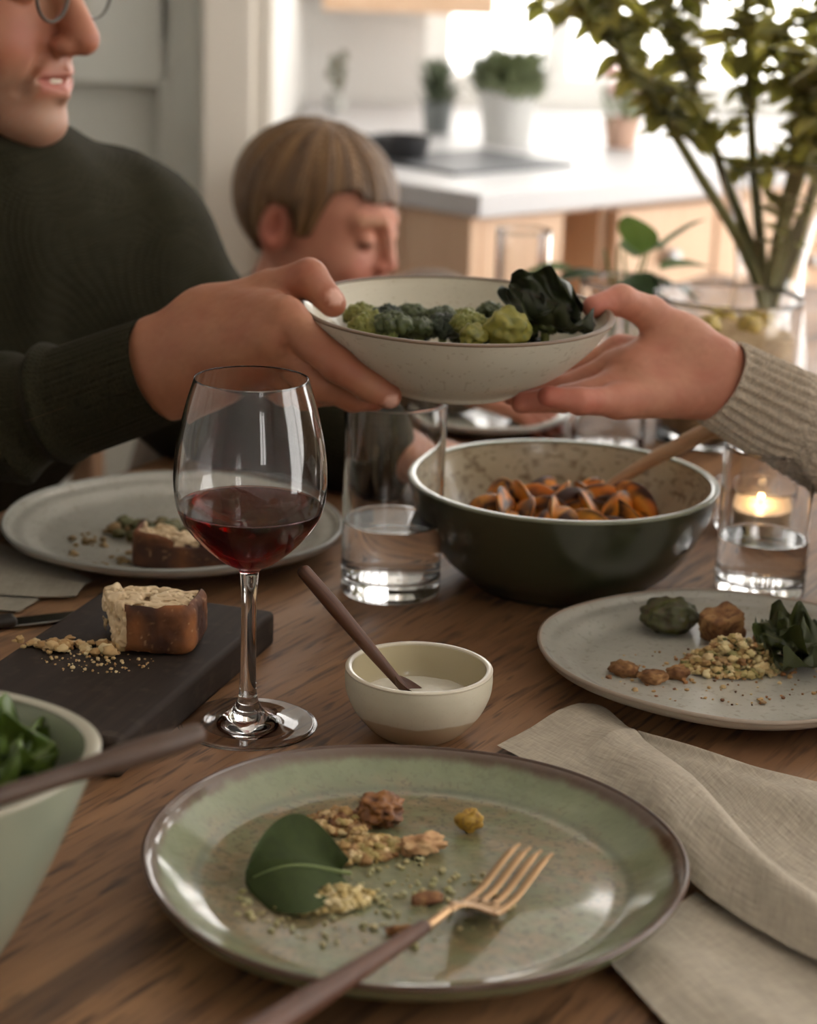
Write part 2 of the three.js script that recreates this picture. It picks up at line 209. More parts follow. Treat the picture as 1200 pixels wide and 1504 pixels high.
// ---------------------------------------------------------------- the table
const woodTex = tex(1024, 2048, (u, v) => {
  const x = u * 0.85, y = v * 0.85, w = fbm(x * 3, y * 3, 1, 3) * 0.10, yy = y + w * 0.25;
  const band = fbm(x * 1.6, yy * 26, 3, 4), fib = fbm(x * 26, yy * 420, 5, 3), por = fbm(x * 38, yy * 260, 11, 2), patch = fbm(x * 5, y * 9, 21, 3);
  let c = mix3([0.43, 0.30, 0.20], [0.66, 0.495, 0.345], clamp((band - 0.28) * 2.2, 0, 1)); c = mix3(c, [0.28, 0.185, 0.12], clamp((0.46 - fib) * 2.6, 0, 0.8));
  const streak = smoothstep(fbm(x * 4, yy * 70, 33, 3), 0.62, 0.75); c = mix3(c, [0.24, 0.165, 0.11], streak * 0.5); if (por < 0.33) c = mix3(c, [0.22, 0.15, 0.10], (0.33 - por) * 4);
  return mix3(c, [0.66, 0.53, 0.40], clamp((patch - 0.55) * 1.0, 0, 0.25));
});
const woodBump = tex(512, 1024, (u, v) => { const x = u * 0.85, y = v * 0.85 + fbm(u * 2.55, v * 2.55, 1, 3) * 0.025; return fbm(x * 26, y * 420, 5, 3) * 0.5 + fbm(x * 4, y * 70, 33, 3) * 0.5; }, false);
const woodRough = tex(256, 256, (u, v) => 0.42 + 0.28 * fbm(u * 8, v * 40, 4, 3), false);
const tableMat = M(0xffffff, 1, { map: woodTex, bumpMap: woodBump, bumpScale: 0.0009, roughnessMap: woodRough });
const TU = V(0.5, 0, -0.866), TR = V(0.866, 0, 0.5), TE = V(-0.215, 0, -1.74);   // along, across, a point of the far long edge
{
  const c = TE.clone().addScaledVector(TR, 0.46).addScaledVector(TU, -0.02), g = thing('dining_table', 'long worn wooden dining table carrying the whole meal', 'table', [c.x, 0, c.z]); g.rotation.y = Math.PI / 3;   // local x runs along the table
  const L = 2.5, W = 0.92, t = at(box(L, 0.04, W, 0.006, 3), 0, TOP - 0.02, 0), p = t.attributes.position, uv = t.attributes.uv; for (let i = 0; i < p.count; i++) uv.setXY(i, p.getX(i) / 0.85, p.getZ(i) / 0.85);
  mesh('tabletop', t, tableMat, g);
  for (const sx of [-1, 1]) for (const sz of [-1, 1]) mesh('leg', at(box(0.08, 0.72, 0.08, 0.006), sx * (L / 2 - 0.12), 0.36, sz * (W / 2 - 0.09)), M([0.42, 0.31, 0.22], 0.6), g);
  for (const sz of [-1, 1]) mesh('apron', at(box(L - 0.32, 0.08, 0.025, 0.004), 0, 0.68, sz * (W / 2 - 0.09)), M([0.42, 0.31, 0.22], 0.6), g);
}

// ---------------------------------------------------------------- ceramics and glass
const speckle = (base, dark, seed, dens = 0.68) => tex(512, 512, (u, v) => { const a = fbm(u * 90, v * 90, seed, 2), b = fbm(u * 7, v * 7, seed + 3, 3); let c = mix3(base, dark, clamp((b - 0.45) * 0.8, 0, 0.35)); if (a > dens) c = mix3(c, dark, (a - dens) * 5); return c; });
const glaze = (color, o = {}) => M(color, 0.35, { clearcoat: 0.8, clearcoatRoughness: 0.12, ...o });
const ringBump = tex(512, 512, (u, v) => { const r = Math.hypot(u - 0.5, v - 0.5), a = Math.atan2(v - 0.5, u - 0.5); return clamp(0.5 + 0.06 * Math.sin(r * 130 + fbm(u * 4, v * 4, 2) * 4) * noise(a * 2, r * 8, 1) + 0.5 * (fbm(u * 30, v * 30, 7, 4) - 0.5), 0, 1); }, false);
const rimBrown = M([0.30, 0.20, 0.135], 0.4, { clearcoat: 0.5, clearcoatRoughness: 0.2 });
// plate with a well, a low upturned side and a separate bare-clay rim
function plate(name, label, [x, z], R, H, mat, rimMat, under, turn = 0, group) {
  const g = thing(name, label, 'plate', [x, TOP, z], group); g.rotation.y = turn;
  const k = R / 0.132;
  const wob = (v) => { const a = Math.atan2(v.z, v.x), r = Math.hypot(v.x, v.z) / R; v.y += 0.0012 * r * r * Math.sin(a * 2 + 1) + 0.0006 * r * r * Math.sin(a * 5); const q = 1 + 0.006 * r * Math.sin(a * 3 + 2); v.x *= q; v.z *= q; };
  const prof = spline([[0.0, 0.0085], [0.05, 0.0085], [0.09, 0.0087], [0.1015, 0.0093], [0.108, 0.0114], [0.1165, 0.0155], [0.1245, H * 0.82], [0.1283, H * 0.95], [0.1305, H]].map(([r, y]) => [r * k, y]), 6);
  const body = planarUV(new THREE.LatheGeometry(prof, 128), 2.1 * R); warp(body, wob); mesh('glazed_well', body, mat, g);
  const out = spline([[0.0, 0.0005], [0.07, 0.0], [0.078, 0.0012], [0.082, 0.0035], [0.1, 0.0055], [0.118, 0.0105], [0.129, H * 0.72], [0.1325, H * 0.93]].map(([r, y]) => [r * k, y]), 6);
  const ug = planarUV(new THREE.LatheGeometry(out, 128), 2.1 * R); warp(ug, wob); mesh('underside', ug, under, g);
  const rim = spline([[0.1305, H], [0.1315, H + 0.0012], [0.1328, H + 0.0006], [0.1332, H * 0.97], [0.1325, H * 0.93]].map(([r, y]) => [r * k, y]), 5);
  const rg = planarUV(new THREE.LatheGeometry(rim, 128), 2.1 * R); warp(rg, wob); mesh('rim', rg, rimMat, g);
  return g;
}
const GP = [0.0087, -0.9165];
{
  const well = tex(800, 800, (u, v) => {
    const x = (u - 0.5) * 2.1, y = (v - 0.5) * 2.1, r = Math.hypot(x, y), a = Math.atan2(y, x), n = fbm(u * 9, v * 9, 3, 4), m = fbm(u * 42, v * 42, 6, 3), s = fbm(u * 130, v * 130, 9, 2);
    const sage = mix3([0.41, 0.44, 0.31], [0.52, 0.545, 0.41], fbm(u * 14, v * 14, 12, 3)), clay = mix3([0.43, 0.37, 0.255], [0.56, 0.49, 0.36], m);
    const zone = smoothstep(0.86 - r + 0.2 * (n - 0.5), -0.04, 0.1) * (0.35 + 0.65 * smoothstep(r + 0.35 * (n - 0.5), 0.22, 0.5)), bare = clamp(zone * (0.45 + 1.3 * (n - 0.36) + 1.6 * (m - 0.5)) , 0, 0.95);
    let c = mix3(sage, clay, bare); c = mix3(c, [0.33, 0.30, 0.22], clamp((s - 0.60) * 5, 0, 0.6) * (0.2 + 0.75 * zone)); c = mix3(c, [0.36, 0.38, 0.28], smoothstep(0.03 - Math.abs(r - 0.795 - 0.02 * n), 0, 0.03) * (0.35 + 0.5 * noise(a * 3, 1, 2)));
    return mix3(c, [0.31, 0.21, 0.14], smoothstep(r + 0.03 * (m - 0.5), 0.925, 0.975) * 0.92);
  });
  const m = glaze(0xffffff, { map: well, bumpMap: ringBump, bumpScale: 0.0016, clearcoat: 1, clearcoatRoughness: 0.06 });
  plate('dinner_plate', 'large sage green glazed dinner plate with dark brown rim holding a fork', GP, 0.133, 0.025, m, rimBrown, glaze([0.44, 0.46, 0.34], { bumpMap: ringBump, bumpScale: 0.0008 }));
}
const paleWell = (seed) => tex(512, 512, (u, v) => { const n = fbm(u * 8, v * 8, seed, 4), s = fbm(u * 100, v * 100, seed + 5, 2); return mix3(mix3([0.655, 0.645, 0.60], [0.755, 0.745, 0.70], n), [0.55, 0.51, 0.44], clamp((s - 0.68) * 4, 0, 0.5)); });
const RP = [0.2063, -1.232], LP = [-0.178, -1.476];
const paleUnder = glaze([0.66, 0.62, 0.56]);
plate('side_plate', 'pale grey plate with kale, croutons and grain leftovers', RP, 0.119, 0.021, glaze(0xffffff, { map: paleWell(4), bumpMap: ringBump, bumpScale: 0.0006 }), M([0.62, 0.56, 0.50], 0.4), paleUnder, 0.7);
plate('bread_plate', 'pale grey plate holding a bread slice beside the dark board', LP, 0.127, 0.021, glaze(0xffffff, { map: paleWell(14), bumpMap: ringBump, bumpScale: 0.0006 }), M([0.60, 0.60, 0.57], 0.4), paleUnder, 1.9);
plate('boy_plate', 'small white plate under the boy’s hand', [0.075, -1.885], 0.075, 0.016, glaze([0.78, 0.78, 0.72]), glaze([0.9, 0.9, 0.88]), glaze([0.82, 0.82, 0.8]));
// bowl: outside, inside and rim as three surfaces of one thickness
function bowl(name, label, pos, outer, inner, rimR, outM, inM, rimM, wob = 0, seg = 112) {
  const g = thing(name, label, 'bowl', pos);
  const bend = (v) => { if (wob) { const a = Math.atan2(v.z, v.x); v.y += wob * Math.sin(a * 2 + 0.6) * (Math.hypot(v.x, v.z) / outer.at(-1)[0]) ** 3; } };
  const o = scaleUV(new THREE.LatheGeometry(spline(outer, 7), seg, Math.PI), 2, 0.5), i = scaleUV(new THREE.LatheGeometry(spline(inner, 7).reverse(), seg, Math.PI), 2, 0.5);
  mesh('outside', warp(o, bend), outM, g); mesh('inside', warp(i, bend), inM, g);
  const a = outer.at(-1), b = inner.at(-1), r = spline([a, [a[0] + rimR * 0.15, lerp(a[1], b[1], 0.3) + rimR * 0.7], [(a[0] + b[0]) / 2, Math.max(a[1], b[1]) + rimR], [b[0] - rimR * 0.1, lerp(b[1], a[1], 0.3) + rimR * 0.7], b], 5);
  mesh('rim', warp(planarUV(new THREE.LatheGeometry(r, seg), 0.25), bend), rimM, g);
  return g;
}
const creamOut = glaze(0xffffff, { map: tex(512, 512, (u, v) => { const n = fbm(u * 8, v * 8, 44, 3), s = fbm(u * 110, v * 110, 45, 2); return mix3(mix3([0.74, 0.71, 0.64], [0.80, 0.775, 0.71], n), [0.60, 0.54, 0.45], clamp((s - 0.70) * 4, 0, 0.4)); }), clearcoat: 0.35, roughness: 0.5 });
const SB = [0.0095, -1.126];
const sauceOut = glaze(0xffffff, { map: tex(512, 512, (u, v) => { const n = fbm(u * 8, v * 8, 44, 3), s = fbm(u * 110, v * 110, 45, 2), k = smoothstep(0.29 + 0.012 * Math.sin(u * 9) + 0.02 * (n - 0.5) - v, -0.006, 0.006); return mix3(mix3(mix3([0.74, 0.71, 0.62], [0.80, 0.77, 0.69], n), [0.66, 0.58, 0.47], k), [0.64, 0.58, 0.48], clamp((s - 0.72) * 2, 0, 0.12)); }), clearcoat: 0.35, roughness: 0.5 });
bowl('sauce_bowl', 'small cream stoneware bowl with a wooden spoon standing in it', [SB[0], TOP, SB[1]],
  [[0.0, 0.0005], [0.018, 0.0], [0.023, 0.001], [0.029, 0.0055], [0.0375, 0.0155], [0.0425, 0.0265], [0.0436, 0.035], [0.0432, 0.0405]], [[0.0, 0.0065], [0.018, 0.007], [0.029, 0.011], [0.0368, 0.0205], [0.0397, 0.031], [0.0398, 0.0405]], 0.0017,
  sauceOut, glaze([0.73, 0.68, 0.55]), glaze([0.80, 0.765, 0.68]));
{ const c = thing('sauce', 'pool of white creamy sauce inside the small bowl', 'sauce', [SB[0], TOP, SB[1]]); const g = new THREE.LatheGeometry(spline([[0.0, 0.0255], [0.012, 0.0258], [0.024, 0.0236], [0.031, 0.0222], [0.0365, 0.0218], [0.036, 0.019], [0.025, 0.0105], [0, 0.0085]], 5), 64); warp(g, (v) => { if (v.y > 0.021) v.y += 0.003 * (fbm(v.x * 110 + 3, v.z * 110, 4, 3) - 0.5) + 0.0025 * Math.exp(-((v.x - 0.012) ** 2 + (v.z - 0.006) ** 2) / 2e-4); }); mesh('cream', g, M([0.88, 0.86, 0.80], 0.35), c); }
const GB = [0.1115, -1.425];
const gbIn = tex(512, 512, (u, v) => { const n = fbm(u * 9, v * 9, 54, 4), s = fbm(u * 60, v * 60, 57, 3); return mix3(mix3([0.66, 0.60, 0.48], [0.76, 0.72, 0.62], n), [0.40, 0.34, 0.24], clamp((s - 0.55) * 3, 0, 0.7)); });
bowl('serving_bowl', 'wide dark green serving bowl of roasted squash', [GB[0], TOP, GB[1]],
  [[0, 0.001], [0.058, 0.0], [0.066, 0.003], [0.086, 0.02], [0.1015, 0.045], [0.1095, 0.066], [0.1118, 0.076]], [[0, 0.008], [0.055, 0.009], [0.078, 0.019], [0.0945, 0.043], [0.104, 0.066], [0.1065, 0.076]], 0.0022,
  glaze([0.20, 0.21, 0.14]), glaze(0xffffff, { map: gbIn, clearcoat: 0.4 }), glaze([0.52, 0.54, 0.46]));
const HB = V(0.0268, 0.9163, -1.36);                // underside of the bowl that the two hands pass
{
  const g = bowl('shared_bowl', 'cream bowl of greens held between the two hands', [HB.x, HB.y, HB.z],
    [[0, 0.002], [0.035, 0.0015], [0.042, 0.0], [0.046, 0.0015], [0.05, 0.0055], [0.072, 0.0165], [0.092, 0.034], [0.1035, 0.0495], [0.1065, 0.0545]], [[0, 0.007], [0.045, 0.009], [0.068, 0.0195], [0.087, 0.036], [0.0985, 0.05], [0.1025, 0.055]], 0.0014,
    creamOut, glaze(0xffffff, { map: speckle([0.76, 0.73, 0.64], [0.60, 0.52, 0.40], 61, 0.74) }), M([0.42, 0.33, 0.25], 0.45), 0);
  g.rotation.set(0.03, 0, -0.012);
}
const SL = [-0.22, -0.841];
bowl('salad_bowl', 'tall pale green bowl of lettuce beside the wine glass', [SL[0], TOP, SL[1]],
  [[0, 0.001], [0.034, 0.0], [0.04, 0.003], [0.055, 0.03], [0.07, 0.062], [0.081, 0.089], [0.0855, 0.100]], [[0, 0.008], [0.032, 0.009], [0.048, 0.03], [0.064, 0.062], [0.075, 0.089], [0.079, 0.100]], 0.0026,
  glaze([0.57, 0.595, 0.52]), glaze([0.58, 0.61, 0.50]), glaze([0.70, 0.685, 0.61]), 0.003);

const glass = new THREE.MeshPhysicalMaterial({ color: 0xffffff, roughness: 0, transmission: 1, thickness: 0.003, ior: 1.5 });
const water = new THREE.MeshPhysicalMaterial({ color: 0xffffff, roughness: 0, transmission: 1, thickness: 0.05, ior: 1.33 });
const WG = [-0.0915, -1.1305];
{
  const g = thing('wine_glass', 'stemmed wine glass with a pour of red wine', 'wine glass', [WG[0], TOP, WG[1]]);
  const bowlOut = [[0.0045, 0.0945], [0.0068, 0.0975], [0.0155, 0.1025], [0.0275, 0.1125], [0.0385, 0.126], [0.0432, 0.1385], [0.0443, 0.153], [0.0425, 0.172], [0.038, 0.193], [0.0331, 0.2095]];
  const bowlIn = [[0.0327, 0.2103], [0.0322, 0.2095], [0.0371, 0.193], [0.0416, 0.172], [0.0434, 0.153], [0.0423, 0.1388], [0.0376, 0.1268], [0.0267, 0.1135], [0.0145, 0.1042], [0.006, 0.1008], [0.0, 0.1004]];
  const foot = [[0, 0.0002], [0.0385, 0.0], [0.0392, 0.0008], [0.0388, 0.0016], [0.03, 0.0022], [0.018, 0.0042], [0.0105, 0.0085], [0.0072, 0.0132]], stem = [[0.0056, 0.0185], [0.0049, 0.028], [0.0045, 0.055], [0.0046, 0.078], [0.0052, 0.0905]];
  const all = spline([...foot, ...stem, ...bowlOut.slice(1), ...bowlIn], 8);
  const iF = all.findIndex((p, i) => i > 20 && p.y > 0.0145), iS = all.findIndex((p) => p.y > 0.0935), part = (a, b) => new THREE.LatheGeometry(all.slice(a, b).map((p) => V2(Math.max(p.x, 0), p.y)), 128);
  mesh('foot', part(0, iF + 1), glass, g); mesh('stem', part(iF, iS + 1), glass, g); mesh('bowl', part(iS, all.length), glass, g);   // three pieces of one unbroken skin of glass
  const w = thing('red_wine', 'dark red wine filling the bottom of the stemmed glass', 'wine', [WG[0], TOP, WG[1]]);
  mesh('liquid', lathe([[0, 0.1001], [0.0062, 0.1005], [0.0147, 0.1038], [0.0269, 0.1131], [0.0378, 0.1264], [0.0417, 0.1352], [0.0419, 0.1358], [0.041, 0.1355], [0.039, 0.1352], [0.02, 0.1352], [0, 0.1352]], 128, 6), new THREE.MeshPhysicalMaterial({ color: 0xffffff, roughness: 0, transmission: 1, thickness: 0.05, ior: 1.34, attenuationColor: new THREE.Color(0.70, 0.025, 0.065), attenuationDistance: 0.0092 }), w);
}
function tumbler(name, label, [x, z], r, h, base, fill, wall = 0.0022, group) {
  const g = thing(name, label, 'drinking glass', [x, TOP, z], group), rb = r * 0.985;
  mesh('glass_wall', lathe([[0, 0.0006], [rb - 0.004, 0.0004], [rb - 0.001, 0.0012], [rb, 0.004], [rb, 0.01], [(r + rb) / 2, h * 0.5], [r, h - 0.004], [r - 0.0002, h - 0.0006], [r - wall / 2, h], [r - wall + 0.0002, h - 0.0006], [r - wall, h - 0.004], [(r + rb) / 2 - wall, h * 0.5], [rb - wall, base + 0.008], [rb - wall - 0.002, base + 0.002], [rb - wall - 0.007, base], [0, base]], 96, 4), glass, g);
  if (fill) { const w = thing('water', 'clear still water inside the ' + label.replace(/^(\w+) .*? glass.*/, '$1') + ' glass ' + fill[1], 'water', [x, TOP, z]); mesh('liquid', lathe([[0, base - 0.0002], [rb - wall - 0.007, base - 0.0002], [rb - wall - 0.0018, base + 0.002], [rb - wall + 0.0002, base + 0.008], [rb - wall + 0.0003, fill[0] - 0.001], [rb - wall + 0.0003, fill[0] + 0.0008], [rb - wall - 0.001, fill[0] + 0.0003], [rb - wall - 0.003, fill[0]], [0, fill[0]]], 96, 4), water, w); }
  return g;
}
tumbler('water_glass', 'tall straight water glass between the wine glass and green bowl', [-0.0112, -1.388], 0.036, 0.139, 0.012, [0.052, 'by the sauce bowl']);
tumbler('water_glass', 'straight tumbler beside the pale grey plate of leftovers', [0.2577, -1.417], 0.0335, 0.108, 0.009, [0.041, 'by the tealight']);
tumbler('water_glass', 'empty tumbler behind the green serving bowl', [0.178, -1.80], 0.034, 0.075, 0.008, null);
tumbler('water_glass', 'short clear tumbler behind the wooden serving spoon', [0.258, -1.86], 0.03, 0.085, 0.008, null);
{ // small stemmed glass seen above the shared bowl
  tumbler('water_glass', 'slim clear glass in front of the kitchen units', [0.105, -2.02], 0.028, 0.165, 0.008, null);
}
{ // tealight
  const g = thing('tealight', 'lit tealight candle in a low glass holder', 'candle', [0.281, TOP, -1.575]);
  mesh('holder', lathe([[0, 0.0005], [0.03, 0.0], [0.034, 0.002], [0.036, 0.012], [0.038, 0.034], [0.037, 0.0345], [0.0345, 0.012], [0.031, 0.005], [0, 0.0045]], 64, 4), glass, g);
  mesh('wax', lathe([[0, 0.0045], [0.029, 0.005], [0.031, 0.007], [0.0325, 0.0195], [0.031, 0.0205], [0.02, 0.0195], [0, 0.019]], 48, 4), M([0.93, 0.83, 0.68], 0.5), g);
  mesh('wick', at(new THREE.CylinderGeometry(0.0007, 0.0007, 0.006, 6), 0, 0.022, 0), M([0.1, 0.08, 0.06], 0.9), g);
  mesh('flame', lathe([[0, 0.0235], [0.0010, 0.0245], [0.0014, 0.026], [0.0010, 0.0285], [0.0004, 0.0305], [0, 0.0312]], 16, 4), new THREE.MeshStandardMaterial({ color: 0x000000, emissive: new THREE.Color(1, 0.62, 0.25), emissiveIntensity: 3 }), g);
  const l = new THREE.PointLight(new THREE.Color(1, 0.6, 0.28), 0.003); l.position.set(0, 0.027, 0); l.shadow.radius = 0.15; l.castShadow = true; l.name = 'candle_flame'; g.add(l);
}

// ---------------------------------------------------------------- linen, board, cutlery
const weave = tex(256, 256, (u, v) => { const a = Math.sin(u * Math.PI * 128) * 0.5, b = Math.sin(v * Math.PI * 128) * 0.5, k = (Math.floor(u * 64) + Math.floor(v * 64)) % 2; return clamp(0.5 + (k ? a * a : b * b) * 0.9 - 0.2 + 0.4 * (noise(u * 70, v * 9) - 0.5) + 0.4 * (noise(u * 9, v * 70, 4) - 0.5), 0, 1); }, false);
const linenCol = (base) => tex(512, 512, (u, v) => { const n = fbm(u * 12, v * 12, 71, 3), t = noise(u * 190, v * 22, 3) * 0.5 + noise(u * 22, v * 190, 5) * 0.5; return base.map((x) => x * (0.86 + 0.16 * t + 0.1 * (n - 0.5))); });
weave.wrapS = weave.wrapT = THREE.RepeatWrapping;
const linen = M(0xffffff, 0.92, { map: linenCol([0.70, 0.655, 0.585]), bumpMap: weave, bumpScale: 0.0006, sheen: 0.3, sheenRoughness: 0.6, sheenColor: new THREE.Color(0.5, 0.46, 0.4) });
const linenGrey = M(0xffffff, 0.92, { map: linenCol([0.60, 0.57, 0.51]), bumpMap: weave, bumpScale: 0.0006 });
// cloth between two edges; height(s, t) above the table, thickness closed underneath
function cloth(edge0, edge1, height, ns = 90, nt = 70, th = 0.0016) {
  const A = new THREE.CatmullRomCurve3(edge0.map((p) => V(p[0], 0, p[1]))), B = new THREE.CatmullRomCurve3(edge1.map((p) => V(p[0], 0, p[1]))), pos = [], uv = [], idx = [], n = (ns + 1) * (nt + 1);
  for (let L = 0; L < 2; L++) for (let i = 0; i <= ns; i++) for (let j = 0; j <= nt; j++) {
    const s = i / ns, t = j / nt, a = A.getPointAt(s), b = B.getPointAt(s), p = a.clone().lerp(b, t), e = Math.min(1, Math.min(t, 1 - t, s * 1.5, (1 - s) * 1.5) * 30);
    pos.push(p.x, TOP + Math.max(height(s, t, p), 0.0005 + th) - (L ? th * e : 0), p.z); uv.push(a.distanceTo(p) * 8, s * A.getLength() * 8);
  }
  for (let L = 0; L < 2; L++) for (let i = 0; i < ns; i++) for (let j = 0; j < nt; j++) { const a = L * n + i * (nt + 1) + j, b = a + 1, c = a + nt + 1, d = c + 1; if (L) idx.push(a, b, c, b, d, c); else idx.push(a, c, b, b, c, d); }
  const g = new THREE.BufferGeometry(); g.setAttribute('position', new THREE.Float32BufferAttribute(pos, 3)); g.setAttribute('uv', new THREE.Float32BufferAttribute(uv, 2)); g.setIndex(idx); g.computeVertexNormals(); return g;
}
const bumpAt = (t, c, w) => Math.exp(-(((t - c) / w) ** 2));
{
  const g = thing('linen_napkin', 'crumpled beige linen napkin tucked beside the green plate', 'napkin');
  mesh('rolled_fold', cloth([[0.056, -1.100], [0.085, -1.062], [0.115, -1.01], [0.135, -0.955], [0.156, -0.905], [0.195, -0.852], [0.25, -0.80], [0.29, -0.76]], [[0.109, -1.168], [0.1205, -1.1665], [0.1405, -1.117], [0.1625, -1.064], [0.178, -1.000], [0.192, -0.942], [0.218, -0.885], [0.29, -0.83]], (s, t, p) => {
    const grow = smoothstep(s, 0.05, 0.4); let h = 0.0045 + 0.004 * bumpAt(t, 0.7, 0.3) + grow * 0.017 * Math.pow(Math.max(Math.sin(Math.PI * clamp(t * 0.92 + 0.06, 0, 1)), 0), 0.8);
    h += 0.0025 * bumpAt(s, 0.1 + 0.05 * t, 0.02) * t + 0.0022 * (fbm(p.x * 45, p.z * 45, 3, 3) - 0.5) + 0.001 * Math.sin(t * 9 + s * 16) * grow; return h;
  }, 110, 70), linen, g);
  mesh('under_fold', cloth([[0.12, -1.11], [0.145, -1.05], [0.165, -0.98], [0.19, -0.92], [0.25, -0.86], [0.30, -0.82]], [[0.142, -1.127], [0.176, -1.104], [0.205, -1.082], [0.238, -1.064], [0.30, -1.03], [0.37, -0.98]], (s, t, p) => 0.0025 + 0.0085 * bumpAt(t, 0.68, 0.2) * smoothstep(s, 0.05, 0.5) + 0.004 * bumpAt(t, 0.95, 0.08) * (1 - s) + 0.0022 * (fbm(p.x * 30, p.z * 30, 8, 3) - 0.5)), linen, g);
  mesh('lower_layer', cloth([[0.098, -0.852], [0.108, -0.828], [0.121, -0.795], [0.14, -0.75]], [[0.150, -0.925], [0.185, -0.875], [0.22, -0.84], [0.27, -0.79]], (s, t, p) => 0.003 + 0.005 * bumpAt(t, 0.3, 0.25) + 0.002 * fbm(p.x * 30, p.z * 60, 6, 3)), linen, g);
}
{ const g = thing('linen_napkin', 'folded grey linen napkin lying under the bread plate edge', 'napkin');
  mesh('folded_layer', cloth([[-0.36, -1.40], [-0.31, -1.345], [-0.255, -1.335], [-0.228, -1.34]], [[-0.40, -1.50], [-0.33, -1.475], [-0.27, -1.425], [-0.222, -1.378]], (s, t) => 0.003 + 0.009 * bumpAt(t, 0.4, 0.35) * (1 - 0.6 * s)), linenGrey, g);
  mesh('lower_layer', cloth([[-0.36, -1.37], [-0.31, -1.318], [-0.262, -1.308]], [[-0.37, -1.42], [-0.315, -1.37], [-0.25, -1.345]], () => 0.0025, 30, 20), linenGrey, g); }
{ // table knife lying by the grey napkin
  const g = thing('table_knife', 'dark table knife lying between the napkin and the board', 'knife', [-0.262, TOP, -1.285]); g.rotation.y = 0.45;
  mesh('handle', at(box(0.085, 0.007, 0.014, 0.003), -0.04, 0.0045, 0), M([0.16, 0.14, 0.12], 0.5), g);
  mesh('blade', at(box(0.07, 0.0018, 0.016, 0.0008), 0.035, 0.0025, 0), M([0.55, 0.54, 0.52], 0.25, { metalness: 1 }), g);
}
const boardTex = tex(512, 512, (u, v) => { const g = fbm(u * 4, v * 70, 81, 4), k = fbm(u * 30, v * 30, 84, 3); return mix3(mix3([0.13, 0.10, 0.08], [0.215, 0.17, 0.14], g), [0.30, 0.25, 0.21], clamp((k - 0.58) * 2.2, 0, 0.5)); });
{
  const g = thing('cutting_board', 'dark stained wooden cutting board carrying a bread chunk', 'cutting board', [-0.178, TOP, -1.172]); g.rotation.y = Math.PI / 2 - 0.30;
  const b = at(box(0.235, 0.024, 0.122, 0.004, 3), 0, 0.0125, 0), p = b.attributes.position; for (let i = 0; i < p.count; i++) b.attributes.uv.setXY(i, p.getX(i) * 3, (p.getZ(i) + p.getY(i)) * 4);
  mesh('board', b, M(0xffffff, 0.7, { map: boardTex, bumpMap: boardTex, bumpScale: 0.0006, specularIntensity: 0.6 }), g);
}
// bread: crumb and crust are two bodies cut from the same chunk
const pits = (p, s, seed) => { let d = 0; for (const [f, a] of [[150, 0.0042], [330, 0.0022]]) { const n = noise(p[0] * f * s + seed, p[1] * f * s, p[2] * f * s); d += a * smoothstep(n, 0.5, 0.78); } return d; };
function bread(name, label, pos, turn, shape, crustSide, bounds, seed, tilt = 0) {
  const g = thing(name, label, 'bread', pos); g.rotation.set(0, turn, tilt); const h = 0.0011;
  const crumb = (p) => { const d = shape(p), c = crustSide(p); return Math.max(d + 0.0015 + pits(p, 1, seed) * (c > 0.004 ? 1 : 0.2) + 0.0012 * (fbm(p[0] * 300, p[1] * 300, p[2] * 300, 2) - 0.5), 0.003 - c); };
  const crust = (p) => { const d = shape(p) + 0.001 * (fbm(p[0] * 180 + 4, p[1] * 180, p[2] * 180, 3) - 0.5), c = crustSide(p); return Math.max(d, c - 0.0042 - 0.0015 * noise(p[0] * 120, p[1] * 120, p[2] * 120)); };
  mesh('crumb', sdf(crumb, bounds[0], bounds[1], h, (p) => { const n = fbm(p[0] * 110 + seed, p[1] * 110, p[2] * 110, 3), k = noise(p[0] * 40, p[1] * 40, p[2] * 40 + seed); return mix3(mix3([0.74, 0.62, 0.46], [0.93, 0.86, 0.73], n), [0.64, 0.48, 0.32], clamp(k - 0.6, 0, 1)); }), M(0xffffff, 0.9, { vertexColors: true }), g);
  mesh('crust', sdf(crust, bounds[0], bounds[1], h, (p) => { const n = fbm(p[0] * 60 + seed, p[1] * 60, p[2] * 60, 3), s = noise(p[0] * 420, p[1] * 420, p[2] * 420); let c = mix3([0.24, 0.12, 0.06], [0.56, 0.34, 0.17], clamp((n - 0.33) * 2.4, 0, 1)); if (s > 0.78) c = mix3(c, [0.85, 0.74, 0.60], (s - 0.78) * 3); return c; }), M(0xffffff, 0.7, { vertexColors: true }), g);
  return g;
}
const rbox = (p, b, r) => { const x = Math.abs(p[0]) - b[0] + r, y = Math.abs(p[1]) - b[1] + r, z = Math.abs(p[2]) - b[2] + r; return Math.hypot(Math.max(x, 0), Math.max(y, 0), Math.max(z, 0)) + Math.min(Math.max(x, y, z), 0) - r; };
